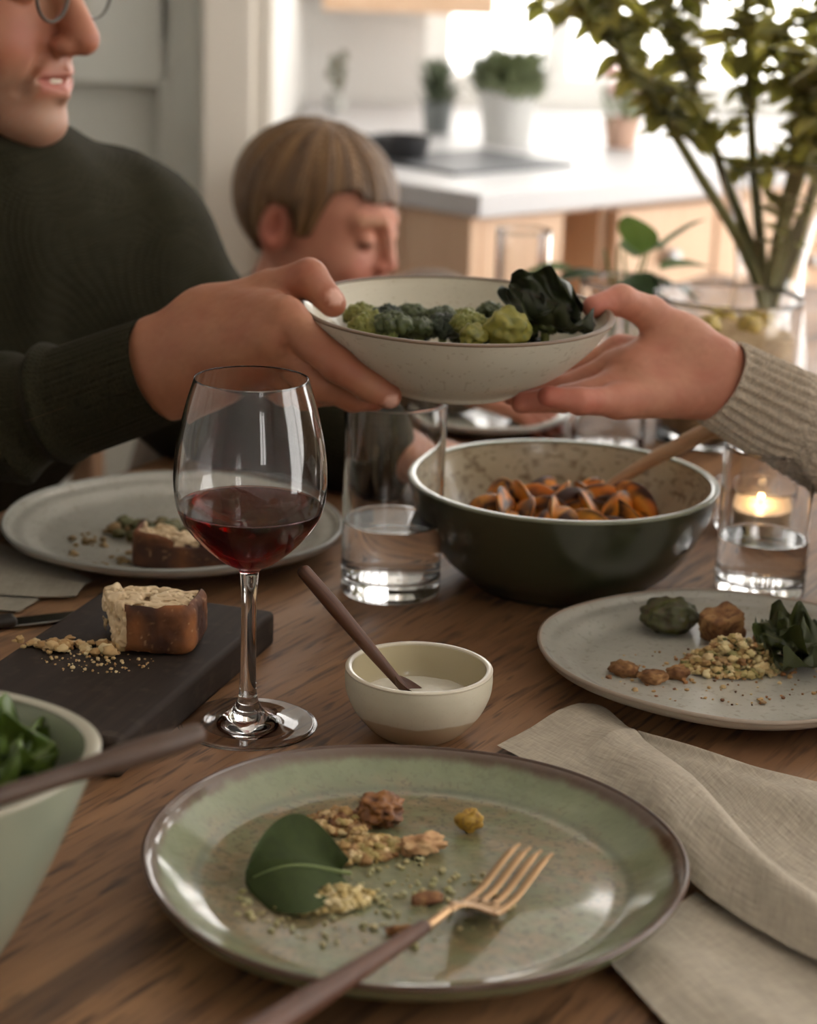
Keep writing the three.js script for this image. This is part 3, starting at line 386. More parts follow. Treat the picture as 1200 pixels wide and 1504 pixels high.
{ // chunk on the board: crust turned to the viewer, torn crumb to the left and on top
  const shape = (p) => { const q = [p[0], p[1] - 0.0165, p[2]]; let d = rbox(q, [0.034, 0.0165, 0.026], 0.008); d = smax(d, Math.hypot(p[0] - 0.004, (p[2] + 0.055) * 0.9) - 0.073, 0.006); d = smax(d, -p[0] * 0.86 + p[2] * 0.51 - 0.0235 + 0.004 * (fbm(p[1] * 60, p[2] * 60, 3, 2) - 0.5), 0.003); return d + 0.0025 * (fbm(p[0] * 40 + 2, p[1] * 40, p[2] * 40, 2) - 0.5); };
  bread('bread_chunk', 'torn chunk of crusty bread on the dark cutting board', [-0.160, TOP + 0.0245, -1.197], -0.12, shape, (p) => Math.min(0.073 - Math.hypot(p[0] - 0.004, (p[2] + 0.055) * 0.9), 0.0345 - p[0]) + (p[0] * -0.86 + p[2] * 0.51 > 0.018 ? 0.02 : 0), [[-0.042, -0.004, -0.034], [0.042, 0.04, 0.036]], 3);
  const shape2 = (p) => { const q = [p[0], p[1] - 0.014, p[2]]; let d = rbox(q, [0.037, 0.014, 0.021], 0.004); d = smax(d, Math.hypot(p[0], (p[2] + 0.06)) - 0.080, 0.005); return d + 0.003 * (fbm(p[0] * 40 + 12, p[1] * 40, p[2] * 40, 2) - 0.5) + 0.004 * bumpAt(p[0], 0.005, 0.02) * (p[1] > 0.02 ? 1 : 0); };
  bread('bread_slice', 'half slice of brown bread lying on the pale plate', [-0.160, TOP + 0.0088, -1.400], -0.08, shape2, (p) => Math.min(0.080 - Math.hypot(p[0], p[2] + 0.06), 0.037 - Math.abs(p[0])), [[-0.044, -0.004, -0.03], [0.044, 0.036, 0.03]], 13);
}
// crumbs: loose flakes, scattered; nobody could count the finest of them
function crumbs(name, label, cx, cy, cz, rx, rz, n, size, seed, cols, layers = 0, turn = 0) {
  const R = rng(seed), list = [], shapes = [0, 1, 2, 3, 4].map((k) => lump(1, seed + k, 0.75, 2.4, [1, 0.8, 0.9], 2));
  for (let i = 0; i < n; i++) { const q = Math.pow(R(), 0.6), a = R() * 6.283, s = size * (0.45 + 1.15 * R() ** 2), g = shapes[i % 5].clone(); g.rotateX(R() * 6); g.rotateY(R() * 6); g.scale(s, s * (0.55 + 0.4 * R()), s); let x = Math.cos(a) * q * rx, z = Math.sin(a) * q * rz; const X = x * Math.cos(turn) + z * Math.sin(turn), Z = -x * Math.sin(turn) + z * Math.cos(turn), up = layers * (1 - q) * R(); g.translate(X, s * 0.62 + up, Z); const c = mix3(cols[Math.floor(R() * cols.length)], cols[Math.floor(R() * cols.length)], R()); paint(g, () => c); list.push(g); }
  const m = mesh(name, join(list), M(0xffffff, 0.75, { vertexColors: true, clearcoat: 0.15, clearcoatRoughness: 0.4 })); m.position.set(cx, cy, cz); return tag(m, label, 'crumbs', null, 'stuff');
}
const tan = [[0.80, 0.68, 0.48], [0.70, 0.55, 0.35], [0.86, 0.78, 0.60]], brown = [[0.52, 0.34, 0.18], [0.42, 0.26, 0.14], [0.66, 0.46, 0.26]];
crumbs('bread_crumbs', 'pale bread crumbs scattered on the dark cutting board', -0.207, TOP + 0.0245, -1.183, 0.036, 0.013, 56, 0.0034, 3, tan, 0, -0.15);
crumbs('bread_crumbs', 'fine crumb dust around the bread chunk on the board', -0.185, TOP + 0.0245, -1.160, 0.035, 0.02, 90, 0.0009, 5, tan);

const wood = (a, b) => M(0xffffff, 0.55, { map: tex(256, 128, (u, v) => mix3(a, b, fbm(u * 5, v * 26, 91, 4))) });
const walnut = wood([0.26, 0.15, 0.09], [0.39, 0.24, 0.155]), beech = wood([0.62, 0.49, 0.36], [0.76, 0.63, 0.49]), ebony = wood([0.22, 0.15, 0.105], [0.33, 0.235, 0.17]);
{ // fork: steel head of four tines, wooden handle
  const metal = M([0.70, 0.57, 0.43], 0.3, { metalness: 1 }), g = thing('fork', 'fork with four steel tines and wooden handle resting on the green plate', 'fork', [0.0405, TOP, -0.8820]);
  const dir = V(0.0480, 0, -0.080).normalize(), yaw = Math.atan2(dir.x, -dir.z); g.rotation.y = -yaw;     // local -z points along the tines
  const yAt = (z) => 0.0125 + 0.009 * smoothstep(-z, 0.012, 0.052) + 0.012 * smoothstep(z, -0.002, 0.024);
  const bar = (pts, w) => { const pos = [], idx = [], n = 26, m = 10; for (let i = 0; i <= n; i++) { const t = i / n, k = t * (pts.length - 1), a = Math.min(Math.floor(k), pts.length - 2), p = pts[a].map((x, c) => lerp(x, pts[a + 1][c], k - a)), taper = p[3] ?? 1; for (let j = 0; j < m; j++) { const q = j / m * 6.2832; pos.push(p[0] + Math.cos(q) * w * taper, yAt(p[2]) + Math.sin(q) * 0.0009, p[2]); } if (i) for (let j = 0; j < m; j++) { const c = (i - 1) * m + j, d = (i - 1) * m + (j + 1) % m; idx.push(c, c + m, d, d, c + m, d + m); } } for (const [o, f] of [[0, 1], [n * m, 0]]) for (let j = 1; j < m - 1; j++) idx.push(o, f ? o + j : o + j + 1, f ? o + j + 1 : o + j); const h = new THREE.BufferGeometry(); h.setAttribute('position', new THREE.Float32BufferAttribute(pos, 3)); h.setIndex(idx); h.computeVertexNormals(); return outward(h); };
  for (let k = 0; k < 4; k++) { const x = (k - 1.5) * 0.0063; mesh('tine', bar([[x * 0.98, 0, 0.002, 1.1], [x, 0, -0.02, 1], [x, 0, -0.046, 0.9], [x * 0.98, 0, -0.056, 0.45]], 0.0021), metal, g); }
  mesh('head', bar([[0, 0, 0.034, 0.17], [0, 0, 0.026, 0.22], [0, 0, 0.02, 0.42], [0, 0, 0.012, 0.8], [0, 0, 0.004, 1], [0, 0, -0.004, 1.02], [0, 0, -0.008, 0.98]], 0.0118), metal, g);
  mesh('neck', tube([[0, 0.0245, 0.03], [0, 0.0245, 0.045], [0, 0.0248, 0.06]], [0.0022, 0.0023, 0.0028], 10, 6), metal, g);
  const h = tube([[0, 0.0255, 0.052], [0, 0.0285, 0.10], [0, 0.0325, 0.15], [0, 0.037, 0.20]], [0.0034, 0.0045, 0.0058, 0.0066], 14, 8); warp(h, (v) => { v.x *= 1.05; }); scaleUV(h, 8, 30); mesh('handle', h, walnut, g);
}
function spoonShape(pts, radii, g, mat) { const h = tube(pts, radii, 14, 10); scaleUV(h, 8, 30); mesh('handle', h, mat, g); }
{ // small spoon standing in the sauce
  const g = thing('sauce_spoon', 'slim dark wooden spoon leaning in the sauce bowl', 'spoon');
  spoonShape([[-0.0600, 0.8555, -1.135], [-0.0415, 0.8350, -1.1325], [-0.0205, 0.8115, -1.129], [0.0010, 0.7880, -1.1253]], [0.0042, 0.0046, 0.0039, 0.0026], g, walnut);
  const s = lathe([[0, 0], [0.004, 0.0002], [0.0075, 0.002], [0.0092, 0.0052], [0.0088, 0.0058], [0.007, 0.0036], [0.0038, 0.0018], [0, 0.0016]], 32, 4); s.scale(1.35, 1, 0.9); s.rotateZ(-0.55); s.translate(0.0035, 0.7845, -1.1245); mesh('spoon_bowl', s, walnut, g);
}
{ // serving spoon in the squash
  const g = thing('serving_spoon', 'pale wooden serving spoon resting in the squash bowl', 'spoon');
  spoonShape([[0.2300, 0.8735, -1.462], [0.212, 0.862, -1.466], [0.186, 0.845, -1.472], [0.16, 0.826, -1.476], [0.142, 0.812, -1.476]], [0.0058, 0.0066, 0.0056, 0.0042, 0.0040], g, beech);
  const s = lathe([[0, 0], [0.01, 0.0004], [0.018, 0.004], [0.021, 0.009], [0.0202, 0.0095], [0.0165, 0.006], [0.009, 0.0026], [0, 0.0022]], 40, 4); s.scale(1.3, 1, 0.95); s.rotateZ(0.35); s.translate(0.126, 0.799, -1.472); mesh('spoon_bowl', s, beech, g);
}
{ // salad spoon lying over the rim of the salad bowl
  const g = thing('salad_spoon', 'dark wooden salad spoon lying across the rim of the lettuce bowl', 'spoon');
  spoonShape([[-0.0915, 0.8715, -0.848], [-0.107, 0.8705, -0.835], [-0.123, 0.8695, -0.822], [-0.140, 0.8690, -0.807], [-0.172, 0.8685, -0.777], [-0.205, 0.8690, -0.746]], [0.0050, 0.0062, 0.0058, 0.0042, 0.0040, 0.0042], g, ebony);
  const s = lathe([[0, 0], [0.012, 0.0005], [0.022, 0.005], [0.026, 0.011], [0.025, 0.0115], [0.02, 0.007], [0.01, 0.0028], [0, 0.0024]], 40, 4); s.scale(1, 1, 1.4); s.rotateY(0.8); s.translate(-0.232, 0.862, -0.723); mesh('spoon_bowl', s, ebony, g);
}

// ---------------------------------------------------------------- food
const coloured = (o = {}) => M(0xffffff, 0.55, { vertexColors: true, clearcoat: 0.25, clearcoatRoughness: 0.35, ...o });
const foodMat = coloured(), dryMat = coloured({ clearcoat: 0, roughness: 0.85 });
function piece(name, label, cat, [x, y, z], r, seed, sq, cols, o = {}) {     // one uneven piece of food; cols mixed by noise
  const g = lump(r, seed, o.amp ?? 0.35, o.freq ?? 2.2, sq, o.detail ?? 5, o.cube ?? 0), k = 1 / r;
  paint(g, (v) => { const n = fbm(v.x * k * 1.6 + seed, v.y * k * 1.6, v.z * k * 1.6, 4), m = fbm(v.x * k * 5, v.y * k * 5 + seed, v.z * k * 5, 2); let c = mix3(cols[0], cols[1], clamp((n - 0.3) * 2.4, 0, 1)); if (cols[2]) c = mix3(c, cols[2], clamp((m - 0.5) * 3, 0, 0.85)); return c; });
  const m = mesh(name, g, o.mat ?? foodMat); m.position.set(x, y, z); if (o.rot) m.rotation.set(...o.rot); return tag(m, label, cat, o.group);
}
const W0 = TOP + 0.0085;                              // well of the plates
{ // the green leaf on the plate: curved blade and pale midrib
  const g = thing('green_leaf', 'single rounded dark green leaf on the sage plate', 'leaf', [-0.0265, W0 + 0.003, -0.9085]);
  const n = 40, m = 28, pos = [], idx = [], L = 0.047, prof = (t) => 0.0365 * Math.pow(Math.max(Math.sin(Math.PI * Math.pow(t, 1.12)), 0), lerp(0.95, 0.5, t));
  const P = (t, q) => { const x = -L * t, w = prof(t) * q; return [x + 0.004 * Math.abs(q) * q * q, 0.004 + 0.007 * Math.sin(t * 2.6) - 0.012 * t * t * (q < 0 ? 0.2 : 0.6) + 0.0045 * Math.abs(q) ** 1.5 * (q < 0 ? 1.6 : -1.2) - 0.0006 * Math.exp(-((q / 0.05) ** 2)), w]; };
  for (let i = 0; i <= n; i++) for (let j = 0; j <= m; j++) pos.push(...P(i / n, j / m * 2 - 1));
  for (let i = 0; i < n; i++) for (let j = 0; j < m; j++) { const a = i * (m + 1) + j, b = a + 1, c = a + m + 1, d = c + 1; idx.push(a, b, c, b, d, c); }
  let b = new THREE.BufferGeometry(); b.setAttribute('position', new THREE.Float32BufferAttribute(pos, 3)); b.setIndex(idx); b.computeVertexNormals();
  paint(b, (v, i) => { const t = Math.floor(i / (m + 1)) / n, q = (i % (m + 1)) / m * 2 - 1, vein = Math.abs(((t * 5 - Math.abs(q) * 1.6) % 1 + 1) % 1 - 0.5) < 0.06 ? 0.25 : 0; return mix3(mix3([0.16, 0.21, 0.072], [0.225, 0.28, 0.105], fbm(v.x * 300, v.z * 300, 2, 3)), [0.25, 0.31, 0.15], vein); });
  mesh('blade', b, M(0xffffff, 0.65, { specularIntensity: 0.6, vertexColors: true, side: THREE.DoubleSide }), g);
  const rib = []; for (let i = 0; i <= 6; i++) { const p = P(i / 6 * 0.92, 0); rib.push([p[0] + (i ? 0 : 0.004), p[1] + 0.0004, p[2]]); } mesh('midrib', tube(rib, [0.0011, 0.0009, 0.0006, 0.0003], 8, 5), M([0.50, 0.56, 0.36], 0.5), g);
  g.rotation.set(0.06, 0.10, 0);
}
const nut = [[0.40, 0.24, 0.11], [0.66, 0.44, 0.22], [0.34, 0.18, 0.09]];
piece('roasted_nugget', 'craggy brown roasted nugget on the sage plate', 'food', [-0.0095, W0 + 0.0085, -0.9800], 0.0105, 7, [1.15, 0.85, 0.95], nut, { amp: 0.6, freq: 2.8, detail: 9 });
piece('roasted_nugget', 'small yellow and brown nugget alone on the sage plate', 'food', [0.0378, W0 + 0.006, -0.9760], 0.0068, 12, [1, 0.9, 0.9], [[0.66, 0.52, 0.16], [0.76, 0.60, 0.22], [0.36, 0.20, 0.08]], { amp: 0.6, freq: 2 });
piece('bread_crumb', 'pale crumbly bread piece beside the brown nugget', 'crumb', [0.0135, W0 + 0.004, -0.9495], 0.0095, 22, [1.2, 0.55, 0.7], [[0.72, 0.54, 0.38], [0.84, 0.70, 0.52], [0.60, 0.42, 0.28]], { amp: 0.8, freq: 3.2, mat: dryMat, rot: [0, 0.3, 0] });
piece('bread_crumb', 'dark crust crumb lying next to the fork neck', 'crumb', [0.0160, W0 + 0.0024, -0.8935], 0.006, 31, [1.4, 0.5, 0.7], [[0.42, 0.26, 0.15], [0.62, 0.46, 0.30], [0.34, 0.2, 0.11]], { amp: 0.5, mat: dryMat, rot: [0, 0.4, 0] });
piece('bread_crumb', 'brown crust crumb under the fork handle', 'crumb', [0.0040, W0 + 0.0024, -0.8600], 0.006, 35, [1.3, 0.45, 0.8], [[0.46, 0.28, 0.15], [0.64, 0.48, 0.30], [0.34, 0.2, 0.11]], { amp: 0.5, mat: dryMat, rot: [0, -0.3, 0] });
const grain = [[0.76, 0.64, 0.42], [0.66, 0.52, 0.31], [0.84, 0.74, 0.56], [0.56, 0.40, 0.23], [0.62, 0.55, 0.32]];
crumbs('grain_heap', 'heap of golden grain crumbs behind the leaf on the sage plate', -0.030, W0, -0.9760, 0.016, 0.013, 420, 0.0022, 41, [...grain, ...brown], 0.008);
crumbs('grain_heap', 'trail of golden grain between the leaf and the pale bread crumb', -0.0155, W0, -0.9460, 0.021, 0.0125, 480, 0.0022, 45, grain, 0.006, 0.5);
crumbs('grain_heap', 'heap of pale grain in front of the leaf on the sage plate', -0.0345, W0, -0.8900, 0.024, 0.012, 560, 0.0019, 47, [[0.82, 0.74, 0.52], [0.72, 0.62, 0.38], [0.88, 0.81, 0.64], [0.64, 0.56, 0.36]], 0.006, 0.35);
crumbs('grain_scatter', 'loose grain flecks strewn across the sage plate', -0.012, W0 - 0.0002, -0.895, 0.07, 0.05, 260, 0.0013, 51, [[0.70, 0.68, 0.52], [0.62, 0.60, 0.42], [0.74, 0.68, 0.50]]);
// leftovers on the pale plate
piece('roasted_sprout', 'charred green sprout at the back of the pale plate', 'food', [0.1785, W0 + 0.0115, -1.297], 0.0165, 61, [1.15, 0.75, 0.9], [[0.22, 0.23, 0.10], [0.36, 0.36, 0.17], [0.24, 0.15, 0.10]], { amp: 0.36, freq: 3, detail: 9 });
piece('crouton', 'large golden brown crouton next to the charred sprout', 'food', [0.2105, W0 + 0.0105, -1.283], 0.0135, 65, [1.05, 0.9, 0.9], [[0.42, 0.26, 0.14], [0.68, 0.52, 0.34], [0.32, 0.18, 0.1]], { amp: 0.28, freq: 2.2, mat: dryMat, cube: 0.8, rot: [0.15, 0.6, 0.2], detail: 9 });
for (const [x, z, r, l] of [[0.1400, -1.2115, 0.0085, 'round brown crumb near the edge of the pale plate'], [0.1565, -1.2005, 0.008, 'flat torn brown crumb in the middle of the pale plate'], [0.1740, -1.2105, 0.0075, 'reddish brown crumb touching the grain scramble']]) piece('bread_crumb', l, 'crumb', [x, W0 + r * 0.45, z], r, x * 900, [1.1, 0.6, 0.85], [[0.44, 0.29, 0.16], [0.66, 0.50, 0.32], [0.33, 0.19, 0.1]], { amp: 0.5, mat: dryMat });
crumbs('grain_scramble', 'yellow grain scramble with green bits on the pale plate', 0.2130, W0, -1.2330, 0.034, 0.023, 900, 0.0026, 71, [...grain, [0.86, 0.79, 0.60], [0.84, 0.76, 0.56], [0.38, 0.38, 0.18]], 0.024, 0.2);
crumbs('grain_scatter', 'brown crumb flecks strewn across the pale plate', 0.1950, W0 - 0.0002, -1.2150, 0.075, 0.05, 150, 0.0014, 73, [...brown, ...tan]);
function frill(name, label, pos, w, l, seed, cols, rot, group) { // a crinkled leaf: kale, lettuce, chard
  const n = 26, m = 22, p = [], idx = [], c = [];
  for (let i = 0; i <= n; i++) for (let j = 0; j <= m; j++) { const t = i / n, q = j / m * 2 - 1, e = Math.abs(q), ww = w * Math.sin(Math.PI * (0.1 + 0.82 * t)) * (1 + 0.15 * Math.sin(t * 17 + seed)); p.push(q * ww, 0.25 * l * Math.sin(t * 2.4 + seed) * 0.6 + e * e * w * 0.45 + e * w * 0.38 * Math.sin(t * 13 + q * 5 + seed * 2) + w * 0.22 * (fbm(t * 7 + seed, q * 4, 2, 3) - 0.5) * 2, (t - 0.5) * l); c.push(...lin(mix3(mix3(cols[0], cols[1], fbm(t * 6 + seed, q * 5, 4, 3)), cols[2] ?? cols[1], e < 0.07 ? 0.8 : 0))); }
  for (let i = 0; i < n; i++) for (let j = 0; j < m; j++) { const a = i * (m + 1) + j, b = a + 1, d = a + m + 1, e = d + 1; idx.push(a, d, b, b, d, e); }
  const g = new THREE.BufferGeometry(); g.setAttribute('position', new THREE.Float32BufferAttribute(p, 3)); g.setAttribute('color', new THREE.Float32BufferAttribute(c, 3)); g.setIndex(idx); g.computeVertexNormals();
  const o = mesh(name, g, leafMat); o.position.set(...pos); o.rotation.set(...rot); return tag(o, label, 'leaf', group);
}
const leafMat = M(0xffffff, 0.45, { vertexColors: true, side: THREE.DoubleSide, clearcoat: 0.2, clearcoatRoughness: 0.3 });
const kale = [[0.155, 0.18, 0.065], [0.265, 0.295, 0.115], [0.35, 0.37, 0.19]];
[[0.2455, 0.016, -1.252, 0.02, 0.045, 1, [0.3, 0.5, 0.2]], [0.262, 0.02, -1.245, 0.022, 0.05, 2, [-0.2, 1.6, 0.5]], [0.252, 0.014, -1.231, 0.017, 0.045, 3, [0.1, 2.4, -0.3]], [0.275, 0.017, -1.258, 0.02, 0.05, 4, [0.5, 0.2, 0.3]], [0.240, 0.022, -1.243, 0.014, 0.034, 5, [0.8, 1.1, 0.2]]].forEach(([x, y, z, w, l, s, r]) => frill('kale_leaf', ['kale leaf leaning against the grain scramble', 'tall kale leaf standing in the middle of the kale heap', 'low flat kale leaf in front of the kale heap', 'kale leaf at the rim side of the pale plate', 'smallest kale leaf tucked behind the grain scramble'][s - 1], [x, W0 + y - 0.004, z + 0.004], w * 0.9, l * 0.9, s, kale, r, 'kale on the pale plate'));
piece('nut_crumb', 'small red brown bit between crouton and kale', 'crumb', [0.2345, W0 + 0.009, -1.262], 0.006, 77, [1, 0.9, 1], nut, { amp: 0.4 });
// on the bread plate
crumbs('salad_bits', 'olive green salad bits behind the bread slice', -0.182, W0, -1.470, 0.045, 0.022, 130, 0.0048, 81, [[0.36, 0.34, 0.18], [0.46, 0.40, 0.24], [0.30, 0.32, 0.18], [0.56, 0.44, 0.28]], 0.006, -0.15);
crumbs('crumb_scatter', 'tan crumb flecks strewn over the bread plate', -0.205, W0 - 0.0002, -1.44, 0.05, 0.05, 80, 0.0022, 83, [[0.55, 0.46, 0.30], [0.62, 0.52, 0.36]]);
for (const [x, z, s] of [[-0.112, -1.468, 1], [-0.132, -1.482, 2], [-0.155, -1.478, 3]]) piece('olive_bit', 'dark roasted bit behind the bread slice', 'food', [x, W0 + 0.005, z], 0.0085, 84 + s, [1.3, 0.7, 0.9], [[0.22, 0.17, 0.10], [0.36, 0.28, 0.16], [0.28, 0.28, 0.14]], { amp: 0.4, group: 'dark bits on the bread plate' });
piece('yellow_bit', 'yellow scrap of food on the boy’s plate', 'food', [0.100, TOP + 0.0125, -1.872], 0.008, 90, [1.3, 0.6, 0.9], [[0.66, 0.56, 0.22], [0.78, 0.68, 0.34]], { amp: 0.4 });
// squash wedges in the green bowl
{
  const R = rng(17), y0 = TOP;
  const seg = (k) => { const n = 22, m = 14, p = [], idx = [], c = [], a0 = 1.25 + 0.25 * R(), rr = 0.020 + R() * 0.006, th = 0.0058 + R() * 0.002; // a curved wedge, charred along its edge
    for (let i = 0; i <= n; i++) { const t = i / n, a = (t - 0.5) * 2 * a0, e = Math.pow(Math.sin(Math.PI * clamp(t, 0.02, 0.98)), 0.5); for (let j = 0; j < m; j++) { const q = j / m * 6.2832, u = Math.cos(q) * 0.0105 * e, v = Math.sin(q) * th * (0.75 - 0.45 * Math.cos(q)) * e * (1 + 0.15 * noise(t * 9 + k, j)); p.push(Math.cos(a) * (rr + u) - rr, v, Math.sin(a) * (rr + u)); const ch = clamp((fbm(t * 5 + k * 3, j * 0.7, 2, 3) - 0.5) * 6 + (Math.cos(q) > 0.7 ? 0.55 : 0), 0, 0.92); c.push(...lin(mix3(mix3([0.86, 0.47, 0.08], [0.94, 0.66, 0.22], noise(t * 6, j, k)), [0.20, 0.10, 0.06], ch))); } if (i) for (let j = 0; j < m; j++) { const A = (i - 1) * m + j, B = (i - 1) * m + (j + 1) % m; idx.push(A, B, A + m, B, B + m, A + m); } }
    const g = new THREE.BufferGeometry(); g.setAttribute('position', new THREE.Float32BufferAttribute(p, 3)); g.setAttribute('color', new THREE.Float32BufferAttribute(c, 3)); g.setIndex(idx); g.computeVertexNormals(); return outward(g); };
  const spots = [];
  for (let i = 0; i < 10; i++) spots.push([Math.cos(i * 0.628) * 0.056, 0.026, Math.sin(i * 0.628) * 0.05]);
  for (let i = 0; i < 9; i++) spots.push([Math.cos(i * 0.7 + 0.3) * 0.052, 0.036, Math.sin(i * 0.7 + 0.3) * 0.042 + 0.004]);
  for (let i = 0; i < 14; i++) spots.push([Math.cos(i * 2.4) * 0.055 * Math.sqrt((i + 0.5) / 14), 0.045 + 0.004 * Math.sin(i * 5), Math.sin(i * 2.4) * 0.046 * Math.sqrt((i + 0.5) / 14)]);
  for (const x of [-0.05, -0.028, -0.006, 0.018, 0.042]) spots.push([x, 0.043, 0.02 + 0.006 * Math.sin(x * 300)], [x + 0.008, 0.042, -0.02]);
  spots.forEach(([x, y, z], k) => { const o = mesh('squash_wedge', seg(k), foodMat); o.position.set(GB[0] + x, y0 + y + 0.015, GB[1] + z); o.rotation.set(R() * 1.6 - 0.8, R() * 6.28, 1.2 + R() * 0.9); tag(o, 'roasted orange squash wedge with charred edge in the green bowl', 'squash', 'squash wedges in the green bowl'); });
}
// greens in the shared bowl
{
  const R = rng(29), y0 = HB.y;
  const fl = (seed, col) => { const list = []; const r = rng(seed); for (let i = 0; i < 16; i++) { const a = i * 2.4, q = Math.sqrt((i + 0.5) / 16), g = lump(0.0040 + r() * 0.0024, seed + i, 0.55, 3, [1, 1, 1], 3); g.translate(Math.cos(a) * q * 0.0088, Math.sqrt(1 - q * q * 0.9) * 0.0075, Math.sin(a) * q * 0.0088); paint(g, (v) => mix3(col[0], col[1], clamp(fbm(v.x * 500, v.y * 500, v.z * 500, 2) * 1.3 - 0.15, 0, 1))); list.push(g); } return join(list); };
  const dark = [[0.08, 0.12, 0.06], [0.18, 0.23, 0.11]], pale = [[0.36, 0.38, 0.14], [0.58, 0.57, 0.27]], mid = [[0.16, 0.20, 0.085], [0.32, 0.36, 0.16]];
  const sp = [];
  for (let i = 0; i < 9; i++) sp.push([Math.cos(i * 0.7) * 0.058, 0.03, Math.sin(i * 0.7) * 0.05]);
  for (let i = 0; i < 8; i++) sp.push([-0.058 + i * 0.017, 0.046 + 0.004 * Math.sin(i * 2), 0.012 + 0.012 * Math.sin(i * 1.7)]);
  for (let i = 0; i < 7; i++) sp.push([-0.064 + i * 0.018, 0.044 + 0.003 * Math.sin(i * 3), -0.03 + 0.01 * Math.sin(i * 2.3)]);
  sp.forEach(([x, y, z], k) => { const kind = k % 4 === 1 ? 'pale' : k % 3 === 0 ? 'dark' : 'mid', o = thing('broccoli_floret', { pale: 'pale yellow green broccoli floret in the shared bowl', dark: 'dark green broccoli floret in the shared bowl', mid: 'mid green broccoli floret in the shared bowl' }[kind], 'broccoli', [HB.x + x, y0 + y - 0.006, HB.z + z], kind + ' florets in the shared bowl'); mesh('crown', fl(k + 3, { pale, dark, mid }[kind]), foodMat, o); mesh('stalk', at(new THREE.CylinderGeometry(0.004, 0.0028, 0.012, 8), 0, -0.003, 0), M([0.52, 0.56, 0.32], 0.5), o); o.rotation.set(R() * 0.9 - 0.3, R() * 6, R() * 0.8 - 0.4); });
  piece('yellow_floret', 'plump yellow green floret in the middle of the shared bowl', 'cauliflower', [HB.x + 0.034, y0 + 0.048, HB.z + 0.030], 0.0135, 44, [1.2, 0.95, 1], [[0.46, 0.45, 0.14], [0.62, 0.58, 0.26], [0.32, 0.33, 0.10]], { amp: 0.5, freq: 3.2 });
  piece('yellow_floret', 'small yellow floret beside the plump one', 'cauliflower', [HB.x + 0.012, y0 + 0.044, HB.z + 0.036], 0.009, 46, [1, 0.9, 1], [[0.44, 0.43, 0.14], [0.60, 0.56, 0.25], [0.32, 0.33, 0.10]], { amp: 0.5, freq: 3.2 });
  const chard = [[0.10, 0.12, 0.045], [0.19, 0.22, 0.085], [0.24, 0.18, 0.12]];
  [[0.060, 0.062, 0.0, 0.018, 0.052, 1, [0.95, 1.25, 0.2]], [0.068, 0.053, 0.014, 0.016, 0.048, 3, [0.3, 1.5, -0.75]], [0.050, 0.056, -0.012, 0.015, 0.045, 6, [0.6, 0.6, 0.5]], [0.075, 0.048, -0.004, 0.014, 0.042, 8, [0.2, 1.0, -0.6]]].forEach(([x, y, z, w, l, s, r]) => frill('chard_leaf', { 1: 'tallest dark chard leaf standing up in the shared bowl', 3: 'dark chard leaf drooping towards the woman’s thumb', 6: 'dark chard leaf behind the plump yellow floret', 8: 'low dark chard leaf at the bowl wall by the thumb' }[s], [HB.x + x, y0 + y, HB.z + z], w, l, s, chard, r, 'chard leaves in the shared bowl'));
}
// lettuce in the salad bowl
{ const R = rng(53); for (let i = 0; i < 34; i++) { const a = i * 2.4, q = Math.sqrt((i + 0.5) / 34) * 0.058, y = 0.076 + 0.016 * (1 - q / 0.058) + R() * 0.008; frill('lettuce_leaf', 'curly green lettuce leaf in the tall salad bowl', [SL[0] + Math.cos(a) * q, TOP + y, SL[1] + Math.sin(a) * q], 0.016 + R() * 0.006, 0.035 + R() * 0.012, i, i % 3 ? [[0.24, 0.32, 0.09], [0.39, 0.48, 0.17], [0.50, 0.56, 0.28]] : [[0.15, 0.21, 0.06], [0.26, 0.34, 0.115], [0.4, 0.47, 0.22]], [R() * 1.2 - 0.6, R() * 6.28, R() * 1.2 - 0.6], 'lettuce in the salad bowl'); } }

// ---------------------------------------------------------------- glass bowl, basil and the vase of branches
{
  const g = thing('glass_salad_bowl', 'wide clear glass bowl of beige grain salad behind the woman’s hand', 'bowl', [0.287, TOP, -1.86]);
  mesh('glass_wall', lathe([[0, 0.0006], [0.04, 0.0004], [0.05, 0.004], [0.062, 0.03], [0.0665, 0.07], [0.0685, 0.133], [0.0675, 0.134], [0.0662, 0.133], [0.0643, 0.07], [0.0595, 0.031], [0.048, 0.009], [0.038, 0.006], [0, 0.006]], 72, 4), glass, g);
  const s = thing('grain_salad', 'beige grain salad heaped in the clear glass bowl', 'salad', [0.287, TOP, -1.86]); s.userData.kind = 'stuff';
  mesh('grain_mass', warp(lathe([[0, 0.008], [0.046, 0.011], [0.0575, 0.032], [0.0625, 0.07], [0.0638, 0.100], [0.05, 0.106], [0.025, 0.111], [0, 0.113]], 64, 5), (v) => { if (v.y > 0.095) v.y += 0.008 * (fbm(v.x * 90, v.z * 90, 2, 3) - 0.5); }), M(0xffffff, 0.8, { map: tex(256, 256, (u, v) => mix3([0.66, 0.55, 0.42], [0.82, 0.72, 0.56], fbm(u * 40, v * 30, 3, 3))) }), s);
  for (const [x, z, k] of [[-0.02, 0.03, 1], [0.018, 0.02, 2], [0.0, -0.015, 3], [0.035, -0.01, 4]]) piece('squash_cube', 'yellow vegetable cube on top of the grain salad', 'vegetable', [0.287 + x, TOP + 0.114, -1.86 + z], 0.011, 100 + k, [1, 0.9, 1], [[0.70, 0.60, 0.24], [0.80, 0.70, 0.36], [0.5, 0.42, 0.2]], { amp: 0.35, group: 'cubes on the grain salad' });
}
